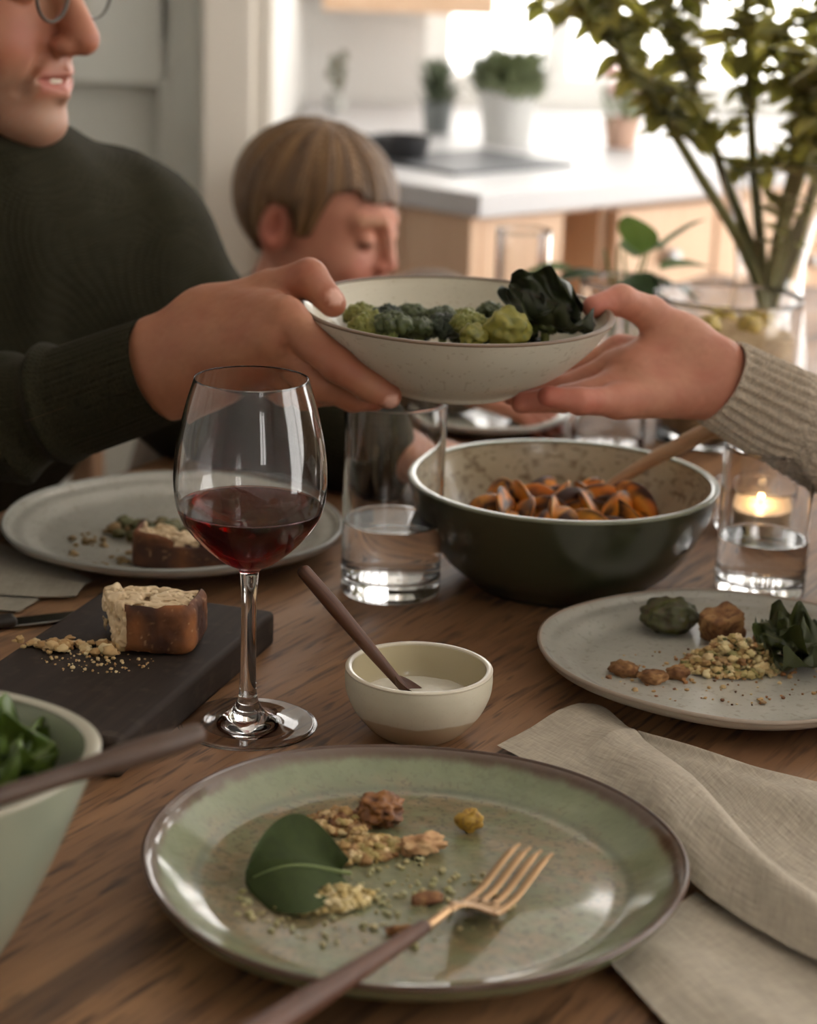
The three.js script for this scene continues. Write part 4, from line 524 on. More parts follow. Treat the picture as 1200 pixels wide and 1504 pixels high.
function leafGeo(w, l, cup = 0.25) { const n = 8, m = 6, p = [], idx = []; for (let i = 0; i <= n; i++) for (let j = 0; j <= m; j++) { const t = i / n, q = j / m * 2 - 1, ww = w * Math.pow(Math.sin(Math.PI * Math.pow(t, 0.75)), 0.8) + 0.0003; p.push(q * ww, Math.abs(q) * ww * cup - t * t * l * 0.18, t * l); } for (let i = 0; i < n; i++) for (let j = 0; j < m; j++) { const a = i * (m + 1) + j, b = a + 1, c = a + m + 1, d = c + 1; idx.push(a, c, b, b, c, d); } const g = new THREE.BufferGeometry(); g.setAttribute('position', new THREE.Float32BufferAttribute(p, 3)); g.setIndex(idx); g.computeVertexNormals(); return g; }
const through = (c) => M(c, 0.9, { transmission: 0.45, thickness: 0, side: THREE.DoubleSide });
{
  const g = thing('basil_pot', 'glass jar of broad leaved basil behind the woman’s hand', 'potted plant', [0.208, TOP, -2.02]);
  mesh('jar', lathe([[0, 0.0006], [0.035, 0.0004], [0.042, 0.004], [0.045, 0.03], [0.045, 0.115], [0.044, 0.116], [0.043, 0.115], [0.043, 0.03], [0.04, 0.008], [0, 0.006]], 64, 4), glass, g);
  const mats = [through([0.30, 0.42, 0.18]), through([0.40, 0.50, 0.22]), through([0.20, 0.30, 0.13])], R = rng(71), lg = leafGeo(0.021, 0.056);
  for (let i = 0; i < 5; i++) mesh('stem', tube([[Math.cos(i * 1.3) * 0.02, 0.01, Math.sin(i * 1.3) * 0.02], [Math.cos(i * 1.3) * 0.012, 0.09, Math.sin(i * 1.3) * 0.012], [Math.cos(i * 1.3 + 0.5) * 0.022, 0.15, Math.sin(i * 1.3 + 0.5) * 0.02]], [0.0022, 0.0018, 0.0013], 6, 5), M([0.45, 0.50, 0.28], 0.6), g);
  const L = [[0.03, 0.152, 0.01, 1.25, -0.85, 0, 0], [0.012, 0.15, 0.012, -0.5, -1.0, 0, 1], [0.0, 0.128, 0.02, 0.4, 0.25, 0.3, 2], [0.02, 0.126, 0.025, 1.2, 0.15, -0.2, 2], [-0.02, 0.125, 0.01, -1.2, -0.1, 0, 2], [-0.03, 0.122, 0.0, -1.7, 0.05, 0.2, 0], [-0.05, 0.128, 0.0, -1.5, -0.05, 0, 1], [0.035, 0.13, -0.01, 1.9, -0.2, 0, 1], [0.01, 0.14, -0.02, 2.8, -0.4, 0, 0]];
  for (const [x, y, z, yaw, pitch, roll, k] of L) { const o = mesh('leaf', lg, mats[k], g); o.position.set(x, y, z); o.rotation.set(pitch, yaw, roll, 'YXZ'); }
}
const VA = [0.352, -2.03];
{
  const g = thing('glass_vase', 'large clear glass vase holding leafy green branches', 'vase', [VA[0], TOP, VA[1]]);
  mesh('glass_wall', lathe([[0, 0.001], [0.045, 0.0008], [0.052, 0.005], [0.05, 0.03], [0.038, 0.09], [0.034, 0.13], [0.042, 0.18], [0.062, 0.235], [0.0665, 0.245], [0.065, 0.2455], [0.060, 0.235], [0.0398, 0.18], [0.0318, 0.13], [0.0358, 0.09], [0.047, 0.03], [0.046, 0.014], [0, 0.012]], 80, 4), glass, g);
  const bark = M([0.47, 0.46, 0.29], 0.8), lm = [through([0.64, 0.62, 0.28]), through([0.57, 0.56, 0.24]), through([0.70, 0.67, 0.34]), through([0.50, 0.50, 0.21])], lg = leafGeo(0.0085, 0.026), R = rng(97);
  const tips = [[-0.205, 0.40, 0.06, 'long branch arching out over the kitchen worktop', 150], [-0.15, 0.46, 0.03, 'upright leafy branch next to the arching one', 130], [-0.06, 0.47, 0.03, 'tall middle branch of the glass vase', 130], [0.03, 0.42, 0.07, 'dense leafy branch rising from the vase', 170], [0.04, 0.34, 0.10, 'short bushy branch leaning over the vase rim', 170], [0.13, 0.45, -0.02, 'outermost branch leaning away from the kitchen', 130], [0.09, 0.30, 0.03, 'low spreading branch of the glass vase', 160]];
  tips.forEach(([tx, ty, tz, label, n], k) => {
    const b = thing('leafy_branch', label, 'branch', [VA[0], TOP, VA[1]]), foot = [(k - 3) * -0.007, 0.018, Math.sin(k * 2) * 0.02], neck = [(k - 3) * 0.006, 0.135, Math.cos(k * 2) * 0.014], mid = [tx * 0.42 + neck[0] * 0.3, 0.245 + 0.01 * (k % 2), tz * 0.4];
    const pts = [foot, neck, mid, [tx * 0.75, lerp(0.245, ty, 0.55), tz * 0.75], [tx, ty, tz]]; mesh('stem', tube(pts, [0.0062, 0.0058, 0.0050, 0.0034, 0.0014], 8, 8), bark, b);
    const cv = new THREE.CatmullRomCurve3(pts.map((p) => V(...p)));
    const twigs = []; for (let t = 0; t < 12; t++) { const o = cv.getPoint(k < 3 ? 0.56 + t * 0.038 : 0.46 + t * 0.047), e = o.clone().add(V((R() - 0.5) * 0.13, -0.015 + R() * 0.08, (R() - 0.5) * 0.11)); twigs.push([o, e]); mesh('twig', tube([o.toArray(), o.clone().lerp(e, 0.5).add(V(0, -0.004, 0)).toArray(), e.toArray()], [0.0016, 0.0012, 0.0007], 6, 4), bark, b); }
    for (let i = 0; i < Math.round(n * 1.6); i++) { const tw = twigs[i % 12], p = R() < 0.3 ? cv.getPoint((k < 3 ? 0.58 : 0.46) + R() * (k < 3 ? 0.42 : 0.54)) : tw[0].clone().lerp(tw[1], 0.25 + R() * 0.75), o = mesh('leaf', lg, lm[Math.floor(R() * 4)], b), s = 0.7 + R() * 0.75; o.position.copy(p); o.rotation.set(R() * 1.6 - 0.9, R() * 6.283, R() * 1.2 - 0.6, 'YXZ'); o.scale.set(s, s, s); }
    if (k === 3) for (let i = 0; i < 10; i++) { const o = mesh('leaf', lg, lm[i % 4], b); o.position.set((R() - 0.5) * 0.05, 0.16 + R() * 0.05, 0.01 + R() * 0.03); o.rotation.set(R() - 0.9, R() * 6.28, 0, 'YXZ'); o.scale.setScalar(1.3); }
  });
}

// ---------------------------------------------------------------- people
const skinCol = (base, red, seed) => (p, amt = 0) => { const n = fbm(p[0] * 70 + seed, p[1] * 70, p[2] * 70, 3), m = fbm(p[0] * 320, p[1] * 320 + seed, p[2] * 320, 2); return mix3(mix3(base, red, clamp(0.15 + 0.7 * (n - 0.35) + amt, 0, 1)), base.map((x) => x * 0.9), clamp((m - 0.5) * 0.8, 0, 0.4)); };
const skinMat = M(0xffffff, 0.55, { vertexColors: true });
function field(groups) { // [[k, [[a, b, ra, rb], ...]], ...]: bones melt together inside a group, groups meet with a small fillet
  return (p) => { let d = 1e9; groups.forEach(([k, list], n) => { let e = 1e9; for (const [a, b, ra, rb] of list) e = smin(e, cap(p, a, b, ra, rb), k); d = n ? smin(d, e, 0.005) : e; }); return d; };
}
const chain = (pts, r) => pts.slice(1).map((p, i) => [pts[i], p, r[i], r[i + 1]]);
const bounds = (groups, pad = 0.03) => { const lo = [9, 9, 9], hi = [-9, -9, -9]; for (const [, l] of groups) for (const [a, b, ra, rb] of l) for (let k = 0; k < 3; k++) { lo[k] = Math.min(lo[k], a[k] - ra, b[k] - rb); hi[k] = Math.max(hi[k], a[k] + ra, b[k] + rb); } return [lo.map((x) => x - pad), hi.map((x) => x + pad)]; };
function handGeo(groups, tips, col, cell = 0.0028) {
  const f = field(groups), [lo, hi] = bounds(groups, 0.008), g = sdf((p) => f(p) + 0.0006 * (fbm(p[0] * 240, p[1] * 240, p[2] * 240, 2) - 0.5), lo, hi, cell, (p) => { let red = 0, nail = 0; for (const [t, n] of tips) { const d = Math.hypot(p[0] - t[0], p[1] - t[1], p[2] - t[2]); red = Math.max(red, 0.55 * Math.exp(-((d / 0.018) ** 2))); if (n) nail = Math.max(nail, smoothstep(0.0068 - Math.hypot(p[0] - n[0], p[1] - n[1], p[2] - n[2]), 0, 0.002)); } return mix3(col(p, red), [0.90, 0.74, 0.68], nail * 0.7); });
  return g;
}
function relaxedHand(w, dir, up, s) { // five slightly curled fingers from a wrist w
  const f = V(...dir).normalize(), u = V(...up).normalize(), r = f.clone().cross(u).normalize(), P = (a, b, c) => V(...w).addScaledVector(f, a * s).addScaledVector(r, b * s).addScaledVector(u, c * s).toArray();
  const groups = [[0.014 * s, [[P(-0.04, 0, 0), P(0, 0, 0), 0.024 * s, 0.022 * s], ...[-0.026, -0.009, 0.009, 0.026].map((b) => [P(0, b * 0.5, 0), P(0.08 - Math.abs(b) * 0.3, b, 0.004), 0.019 * s, 0.0115 * s]), [P(0.01, -0.016, 0), P(0.045, -0.036, -0.004), 0.017 * s, 0.013 * s]]]];
  const tips = [];
  [[-0.026, 0.068], [-0.009, 0.076], [0.009, 0.071], [0.026, 0.056]].forEach(([b, l]) => { const q = [P(0.076, b, 0.004), P(0.076 + l * 0.5, b * 1.1, 0.004), P(0.076 + l * 0.82, b * 1.15, -0.006), P(0.076 + l, b * 1.15, -0.016)]; groups.push([0.004 * s, chain(q, [0.0108 * s, 0.0096 * s, 0.0086 * s, 0.0072 * s])]); tips.push([q[3]]); });
  const th = [P(0.045, -0.036, -0.004), P(0.07, -0.05, -0.008), P(0.09, -0.054, -0.012)]; groups.push([0.004 * s, chain(th, [0.0125 * s, 0.0108 * s, 0.0085 * s])]); tips.push([th[2]]);
  return [groups, tips];
}
// head in its own axes: face towards +z, origin between the ears
function headField(o) {
  const j = o.my ?? (o.child ? 0.85 : 1);
  return (q) => {
    const p = [Math.abs(q[0]), q[1], q[2]];
    let d = ell(q, [0, 0.032, -0.012], [0.078, 0.099, 0.098]);
    d = smin(d, ell(q, [0, -0.035, 0.025], [0.061 * (o.child ? 1.06 : 1), 0.078 * j + 0.004, 0.072]), 0.03);
    d = smin(d, o.child ? ell(q, [0, -0.088, 0.062], [0.026, 0.02, 0.024]) : ell(q, [0, -0.092, 0.076], [0.030, 0.021, 0.027]), 0.024);
    d = smin(d, ell(p, [0.036, -0.03, 0.062], [0.026, 0.026, 0.024]), 0.02);                       // cheeks
    d = smin(d, cap(p, [0.012, 0.036, 0.089], [0.042, 0.034, 0.072], 0.011, 0.009), 0.014);        // brow
    d = smax(d, -ell(p, [0.032, 0.014, 0.098], [0.019, 0.0125, 0.017]), 0.014);                    // eye socket
    d = smin(d, ell(p, [0.031, 0.012, 0.0805], [0.0142, 0.0125, 0.0125]), 0.003);                  // lidded eye
    d = smin(d, cap(q, [0, 0.024, 0.093], [0, o.child ? -0.018 : -0.024, o.child ? 0.106 : 0.117], 0.0085, o.child ? 0.0105 : 0.0135), 0.012);    // nose
    d = smin(d, ell(p, [0.0115, o.child ? -0.022 : -0.031, o.child ? 0.099 : 0.106], [0.008, 0.0075, 0.0105]), 0.006);
    d = smin(d, ell(q, [0, -0.066 * j, 0.084], [0.030, 0.02, 0.021]), 0.014);                      // muzzle
    d = smin(d, cap(p, [0, -0.0605 * j, 0.104], [0.024, -0.063 * j, 0.089], 0.0048, 0.0025), 0.005); d = smin(d, cap(p, [0, -0.0785 * j, 0.102], [0.021, -0.0690 * j, 0.089], 0.0062, 0.0025), 0.005);
    d = smax(d, -cap(p, [0, -0.0690 * j, 0.111], [0.024, -0.0655 * j, 0.094], o.smile ? 0.0062 : 0.0016, 0.0016), 0.003);
    if (o.smile) d = smax(d, -cap(p, [0.021, -0.036, 0.097], [0.033, -0.066, 0.082], 0.0022, 0.0016), 0.007);
    const e = [p[0] - 0.0775, q[1] - 0.004, q[2] + 0.016];                                         // ear: shell with a hollow
    let ear = ell(e, [0.006, 0, -0.006], [0.0095, 0.033, 0.021]); ear = smax(ear, -ell(e, [0.0125, 0.003, -0.001], [0.0075, 0.019, 0.0105]), 0.004); d = smin(d, ear, 0.006);
    return d;
  };
}
const headCol = (col, o) => (p) => {
  const x = Math.abs(p[0]); let c = col(p, 0.5 * Math.exp(-(((x - 0.038) / 0.02) ** 2 + ((p[1] + 0.028) / 0.022) ** 2)) + 0.55 * Math.exp(-((x / 0.016) ** 2 + ((p[1] + 0.026) / 0.02) ** 2)) * (p[2] > 0.09 ? 1 : 0) + (x > 0.075 && Math.abs(p[1]) < 0.04 ? 0.45 : 0));
  const j = o.my ?? (o.child ? 0.85 : 1), lip = p[2] > 0.082 && x < 0.024 ? Math.exp(-(((p[1] + 0.068 * j) / 0.0085) ** 2)) : 0; c = mix3(c, [0.66, 0.36, 0.33], clamp(lip * 0.75, 0, 0.7));
  if (o.beard) { const b = smoothstep(-0.035 - p[1], 0, 0.03) * smoothstep(p[2], -0.03, 0.03) * (x < 0.026 && Math.abs(p[1] + 0.068 * j) < 0.012 ? 0.15 : 1) * (0.35 + 0.65 * noise(p[0] * 500, p[1] * 500, p[2] * 500)); c = mix3(c, [0.60, 0.55, 0.50], clamp(b * 0.5, 0, 0.45)); }
  if (Math.abs(p[1] - 0.0075) < 0.002 && x > 0.018 && x < 0.044 && p[2] > 0.075) c = mix3(c, [0.25, 0.17, 0.12], 0.7);                       // lashes
  if (Math.abs(p[1] - 0.038) < 0.0055 && x > 0.012 && x < 0.05 && p[2] > 0.06) c = mix3(c, o.brow, 0.45 * noise(p[0] * 600, p[1] * 300, 1) + 0.2);
  return c;
};
function hairField(o) { const line = o.line; return (q) => { const a = Math.atan2(q[0], q[2] + 0.02), fall = fbm(a * 9 + q[1] * 6, q[1] * 9, o.seed, 3), tuftN = noise(a * 34, q[1] * 8, 2); const d = ell(q, [0, 0.036, -0.016], [0.083, 0.102 + (o.lift ?? 0), 0.102]) - (o.thick ?? 0.009) - 0.007 * (fall - 0.5) - 0.0032 * (tuftN - 0.5); const z = q[2], l = line(z) + 0.008 * (noise(a * 7, 1, o.seed) - 0.5) + 0.004 * (noise(a * 30, 3, o.seed) - 0.5); return smax(d, l - q[1], 0.008); }; }
function placeHead(o, at4) { // head (skin) and hair as geometries in the world
  const hd = sdf(headField(o), [-0.1, -0.135, -0.125], [0.1, 0.15, 0.14], 0.0034, headCol(o.col, o)), hr = o.hair ? sdf(hairField(o.hair), [-0.115, -0.12, -0.14], [0.115, 0.17, 0.115], 0.0034, (p) => { const a = Math.atan2(p[0], p[2] + 0.02), n = fbm(a * 14 + p[1] * 4, p[1] * 8, 3, 3), t = noise(a * 40, p[1] * 9, 6); return mix3(mix3(o.hair.cols[0], o.hair.cols[1], clamp((n - 0.25) * 1.9, 0, 1)), o.hair.cols[2], clamp((t - 0.62) * 2, 0, 0.6)); }) : null;
  for (const g of [hd, hr]) if (g) g.applyMatrix4(at4); return [hd, hr];
}
const headAt = (c, f, pitch, s = 1, roll = 0) => { const yaw = Math.atan2(f[0], f[2]); return new THREE.Matrix4().compose(V(...c), new THREE.Quaternion().setFromEuler(new THREE.Euler(pitch, yaw, roll, 'YXZ')), V(s, s, s)); };
// knitted sleeve: a tube with a turned-in cuff, relief given by disp(metres from the cuff, angle)
function sleeveGeo(pts, radii, disp, nu = 150, nv = 140, sq = 1) {
  const curve = new THREE.CatmullRomCurve3(pts.map((p) => V(...p))), L = curve.getLength(), pos = [], uv = [], idx = [], up = V(0, 1, 0); let row = 0;
  const ring = (t, rOff, useDisp) => { const c = curve.getPointAt(clamp(t, 0, 1)), T = curve.getTangentAt(clamp(t, 0, 1)), S = up.clone().cross(T).normalize(), U = T.clone().cross(S).normalize(), k = clamp(t, 0, 1) * (radii.length - 1), i = Math.min(Math.floor(k), radii.length - 2), r0 = lerp(radii[i], radii[i + 1], k - i); for (let j = 0; j <= nv; j++) { const a = j / nv * 2 * Math.PI, r = r0 + rOff + (useDisp ? disp(t * L, a) : 0); const d = S.clone().multiplyScalar(Math.cos(a) * r * sq).addScaledVector(U, Math.sin(a) * r); pos.push(c.x + d.x, c.y + d.y, c.z + d.z); uv.push(t * L * 10, j / nv * 2); } if (row) for (let j = 0; j < nv; j++) { const a = (row - 1) * (nv + 1) + j, b = a + nv + 1; idx.push(a, b, a + 1, a + 1, b, b + 1); } row++; };
  ring(0.06, -0.0032, 0); ring(0.015, -0.003, 0); ring(0.0, -0.002, 0); for (let i = 0; i <= nu; i++) ring(i / nu, 0, 1);
  const g = new THREE.BufferGeometry(); g.setAttribute('position', new THREE.Float32BufferAttribute(pos, 3)); g.setAttribute('uv', new THREE.Float32BufferAttribute(uv, 2)); g.setIndex(idx); g.computeVertexNormals(); return g;
}
const knit = tex(256, 256, (u, v) => { const x = (u * 32) % 1, y = (v * 32) % 1, s = Math.abs(x - 0.5) * 2; return clamp(0.25 + 0.6 * Math.sin(Math.PI * ((y + s * 0.5) % 1)) * (1 - s * s * 0.6) + 0.2 * (noise(u * 160, v * 160) - 0.5), 0, 1); }, false); knit.wrapS = knit.wrapT = THREE.RepeatWrapping;
const woolTex = (c) => tex(256, 256, (u, v) => c.map((x) => x * (0.82 + 0.3 * fbm(u * 60, v * 60, 2, 3))));
const wool = (c, o = {}) => M(0xffffff, 0.95, { map: woolTex(c), bumpMap: knit, bumpScale: 0.0012, sheen: 0.4, sheenRoughness: 0.5, sheenColor: new THREE.Color(...c.map((x) => x * 0.5)), ...o });
function personBase(label, [x, z]) { return thing('person', label, 'person', [x, 0, z]); }
const into = (g, geo) => geo.translate(-g.position.x, 0, -g.position.z);
function fix(geo) { const g = clean(geo); return g; }
function garment(groups, k, folds, cell = 0.011) { const f = field(groups), [lo, hi] = bounds(groups, 0.03); const g = sdf((p) => f(p) + folds(p), lo, hi, cell), q = g.attributes.position, uv = new Float32Array(q.count * 2); for (let i = 0; i < q.count; i++) { uv[2 * i] = (q.getX(i) + q.getZ(i) * 0.8) * 10; uv[2 * i + 1] = (q.getY(i) + q.getZ(i) * 0.3) * 10; } g.setAttribute('uv', new THREE.BufferAttribute(uv, 2)); return g; }
const lit = (a, v, s) => a.map((x, i) => x + v[i] * s);

// the man: leans in from beyond the table edge, right hand under the shared bowl
{
  const g = personBase('man in dark green sweater and glasses passing the bowl', [-0.60, -1.85]);
  const col = skinCol([0.65, 0.445, 0.325], [0.59, 0.325, 0.235], 3), l = [0.83, 0, -0.55], neck = [-0.365, 0.985, -1.655], chest = [-0.43, 0.86, -1.70], hip = [-0.63, 0.50, -1.90];
  const shL = lit(neck, l, 0.135), shR = lit(neck, l, -0.185); shL[1] -= 0.045; shR[1] -= 0.03;
  const elR = [-0.43, 0.825, -1.44], wrR = [-0.174, 0.918, -1.379], elL = [-0.185, 0.825, -1.76], wrL = [-0.03, 0.795, -1.655];
  const hand = [[0.016, [[[-0.1785, 0.9255, -1.384], [-0.0850, 0.9690, -1.318], 0.0215, 0.014], [[-0.1785, 0.9255, -1.384], [-0.0920, 0.9510, -1.320], 0.0215, 0.014], [[-0.1700, 0.9090, -1.375], [-0.1012, 0.9362, -1.335], 0.0215, 0.0135], [[-0.1700, 0.9090, -1.375], [-0.1141, 0.9229, -1.352], 0.021, 0.0125], [[-0.1785, 0.9255, -1.384], [-0.1441, 0.9520, -1.378], 0.0215, 0.021], [[-0.160, 0.915, -1.372], [-0.118, 0.938, -1.350], 0.021, 0.018], [[-0.1441, 0.9520, -1.378], [-0.0995, 0.9770, -1.366], 0.021, 0.0145], [[-0.135, 0.953, -1.368], [-0.0960, 0.9690, -1.336], 0.0205, 0.0135], [[-0.150, 0.935, -1.355], [-0.095, 0.955, -1.314], 0.012, 0.0085], [[-0.150, 0.922, -1.355], [-0.104, 0.938, -1.324], 0.011, 0.008], [[-0.25, 0.886, -1.402], [-0.176, 0.918, -1.380], 0.023, 0.0255]]],
    [0.004, chain([[-0.0850, 0.9690, -1.318], [-0.0490, 0.9450, -1.291], [-0.0280, 0.9300, -1.297], [-0.0155, 0.9225, -1.303]], [0.0132, 0.0112, 0.0100, 0.0088])],
    [0.004, chain([[-0.0920, 0.9510, -1.320], [-0.0600, 0.9270, -1.312], [-0.0400, 0.9160, -1.325], [-0.0260, 0.9120, -1.338]], [0.0132, 0.0112, 0.0098, 0.0086])],
    [0.004, chain([[-0.1012, 0.9362, -1.335], [-0.0680, 0.9150, -1.342], [-0.0320, 0.9100, -1.366]], [0.0128, 0.0108, 0.0086])],
    [0.004, chain([[-0.1141, 0.9229, -1.352], [-0.0860, 0.9090, -1.368], [-0.0580, 0.9090, -1.388]], [0.0118, 0.0098, 0.0078])],
    [0.005, chain([[-0.0995, 0.9770, -1.366], [-0.0720, 0.9905, -1.351], [-0.0555, 0.9745, -1.346]], [0.0145, 0.0122, 0.0096])]];
  const tips = [[[-0.0155, 0.9225, -1.303], [-0.0135, 0.9200, -1.2945]], [[-0.026, 0.912, -1.338]], [[-0.032, 0.91, -1.366]], [[-0.0555, 0.9745, -1.346], [-0.0530, 0.9810, -1.339]], [[-0.072, 0.9905, -1.351]], [[-0.049, 0.945, -1.291]]];
  const [lh, lt] = relaxedHand(wrL, [0.85, -0.14, 0.35], [0.1, 1, 0.1], 0.95);
  const headC = [-0.3715, 1.1555, -1.645], H = headAt(headC, [0.94, 0, 0.34], 0.06), o = { col, smile: 1, beard: 1, my: 0.87, brow: [0.45, 0.38, 0.32], hair: { cols: [[0.40, 0.37, 0.34], [0.55, 0.52, 0.48], [0.68, 0.65, 0.62]], line: (z) => (z > 0 ? lerp(0.015, 0.085, clamp(z / 0.08, 0, 1)) : lerp(0.015, -0.05, clamp(-z / 0.09, 0, 1))), seed: 4, thick: 0.005 } }, [hd, hr] = placeHead(o, H);
  const bones = [[0.05, [[hip, chest, 0.13, 0.12], [chest, neck, 0.12, 0.07], [neck, [-0.368, 1.06, -1.655], 0.062, 0.058], [lit(chest, l, -0.09), lit(chest, l, 0.09), 0.1, 0.1], [neck, shL, 0.05, 0.055], [neck, shR, 0.05, 0.055], [shR, elR, 0.05, 0.04], [elR, lit(wrR, [-1, -0.45, -0.3], 0.05), 0.04, 0.026], [shL, elL, 0.05, 0.04], [elL, wrL, 0.038, 0.024], [hip, [-0.40, 0.50, -1.62], 0.1, 0.07], [[-0.40, 0.50, -1.62], [-0.44, 0.06, -1.62], 0.065, 0.045], [lit(hip, l, 0.15), [-0.26, 0.50, -1.78], 0.1, 0.07], [[-0.26, 0.50, -1.78], [-0.30, 0.06, -1.78], 0.065, 0.045]]]];
  const bf = field(bones), [lo, hi] = bounds(bones, 0.02);
  mesh('body', into(g, join([sdf(bf, lo, hi, 0.011, (p) => col(p)), hd, handGeo(hand, tips, col), handGeo(lh, lt, col, 0.0035)])), skinMat, g);
  mesh('hair', into(g, hr), M(0xffffff, 0.6, { vertexColors: true }), g);
  { const t = tube([[-0.02, -0.057, 0.088], [-0.01, -0.0575, 0.0975], [0, -0.0575, 0.1], [0.01, -0.0575, 0.0975], [0.02, -0.057, 0.088]], [0.0026, 0.0032, 0.0034, 0.0032, 0.0026], 8, 6).applyMatrix4(H); mesh('teeth', into(g, t), M([0.88, 0.84, 0.76], 0.3), g); }
  const woolG = wool([0.165, 0.155, 0.105], { sheen: 0, specularIntensity: 0.3 });
  const sw = mesh('sweater', into(g, garment([[0.07, [[hip, chest, 0.165, 0.15], [lit(chest, l, -0.1), lit(chest, l, 0.06), 0.125, 0.115], [lit(chest, l, -0.08), lit(neck, l, -0.04), 0.11, 0.065], [lit(chest, l, 0.06), lit(neck, l, 0.03), 0.10, 0.06], [neck, shL, 0.058, 0.064], [neck, shR, 0.07, 0.078], [shL, elL, 0.066, 0.06], [shR, elR, 0.08, 0.068], [elL, wrL, 0.062, 0.044]]]], 0.07, (p) => { const a = (p[0] - chest[0]) * l[0] + (p[2] - chest[2]) * l[2]; return 0.024 * (fbm(a * 17, p[1] * 4, 3, 2) - 0.5) + 0.006 * (fbm(p[0] * 22, p[1] * 22, p[2] * 22, 2) - 0.5); }, 0.010)), woolG, g);
  mesh('collar', into(g, warp(new THREE.TorusGeometry(0.066, 0.011, 14, 48).rotateX(Math.PI / 2 - 0.12).translate(neck[0] + 0.002, neck[1] + 0.045, neck[2]), () => {})), woolG, g);
  mesh('sleeve', into(g, sleeveGeo([[-0.1755, 0.9175, -1.3785], [-0.215, 0.899, -1.392], [-0.26, 0.880, -1.405], [-0.33, 0.856, -1.42], elR, [-0.46, 0.845, -1.47]], [0.0375, 0.039, 0.041, 0.0445, 0.048, 0.050, 0.06], (s, a) => (s < 0.07 ? 0.0006 * Math.sin(a * 44) : 0) + 0.007 * bumpAt(s, 0.083, 0.007) * (0.6 + 0.4 * Math.sin(a + 1)) - 0.004 * bumpAt(s, 0.1, 0.008) + 0.007 * bumpAt(s, 0.125 + 0.012 * Math.sin(a * 2), 0.01) - 0.004 * bumpAt(s, 0.15, 0.01) + 0.005 * bumpAt(s, 0.17 + 0.014 * Math.sin(a + 2), 0.012) + 0.003 * (fbm(s * 30, a * 1.5, 3, 2) - 0.5))), woolG, sw);
  const tr = [[0.05, [[hip, [-0.40, 0.50, -1.62], 0.13, 0.088], [[-0.40, 0.50, -1.62], [-0.44, 0.06, -1.62], 0.08, 0.06], [lit(hip, l, 0.15), [-0.26, 0.50, -1.78], 0.13, 0.088], [[-0.26, 0.50, -1.78], [-0.30, 0.06, -1.78], 0.08, 0.06], [hip, lit(hip, l, 0.15), 0.14, 0.14]]]];
  mesh('trousers', into(g, garment(tr, 0.05, (p) => 0.006 * (fbm(p[0] * 20, p[1] * 20, p[2] * 20, 2) - 0.5), 0.012)), M([0.20, 0.21, 0.24], 0.9), g);
  const sp = new THREE.Group(); sp.name = 'eyeglasses'; g.add(sp); sp.applyMatrix4(H); sp.position.x -= g.position.x; sp.position.z -= g.position.z; const wire = M([0.30, 0.29, 0.27], 0.3, { metalness: 1 });
  for (const s of [-1, 1]) { mesh('lens_rim', at(new THREE.TorusGeometry(0.0235, 0.0013, 8, 40).scale(1, 0.86, 1), s * 0.0335, 0.009, 0.109), wire, sp); mesh('lens', at(new THREE.CircleGeometry(0.0228, 32).scale(1, 0.86, 1), s * 0.0335, 0.009, 0.109), pane, sp); mesh('temple', tube([[s * 0.057, 0.013, 0.107], [s * 0.078, 0.013, 0.05], [s * 0.086, 0.012, -0.01], [s * 0.086, -0.01, -0.03]], [0.0014, 0.0014, 0.0016, 0.0018], 6, 6), wire, sp); }
  mesh('bridge', tube([[-0.0105, 0.013, 0.109], [0, 0.017, 0.112], [0.0105, 0.013, 0.109]], [0.0013, 0.0012, 0.0013], 6, 6), wire, sp);
}
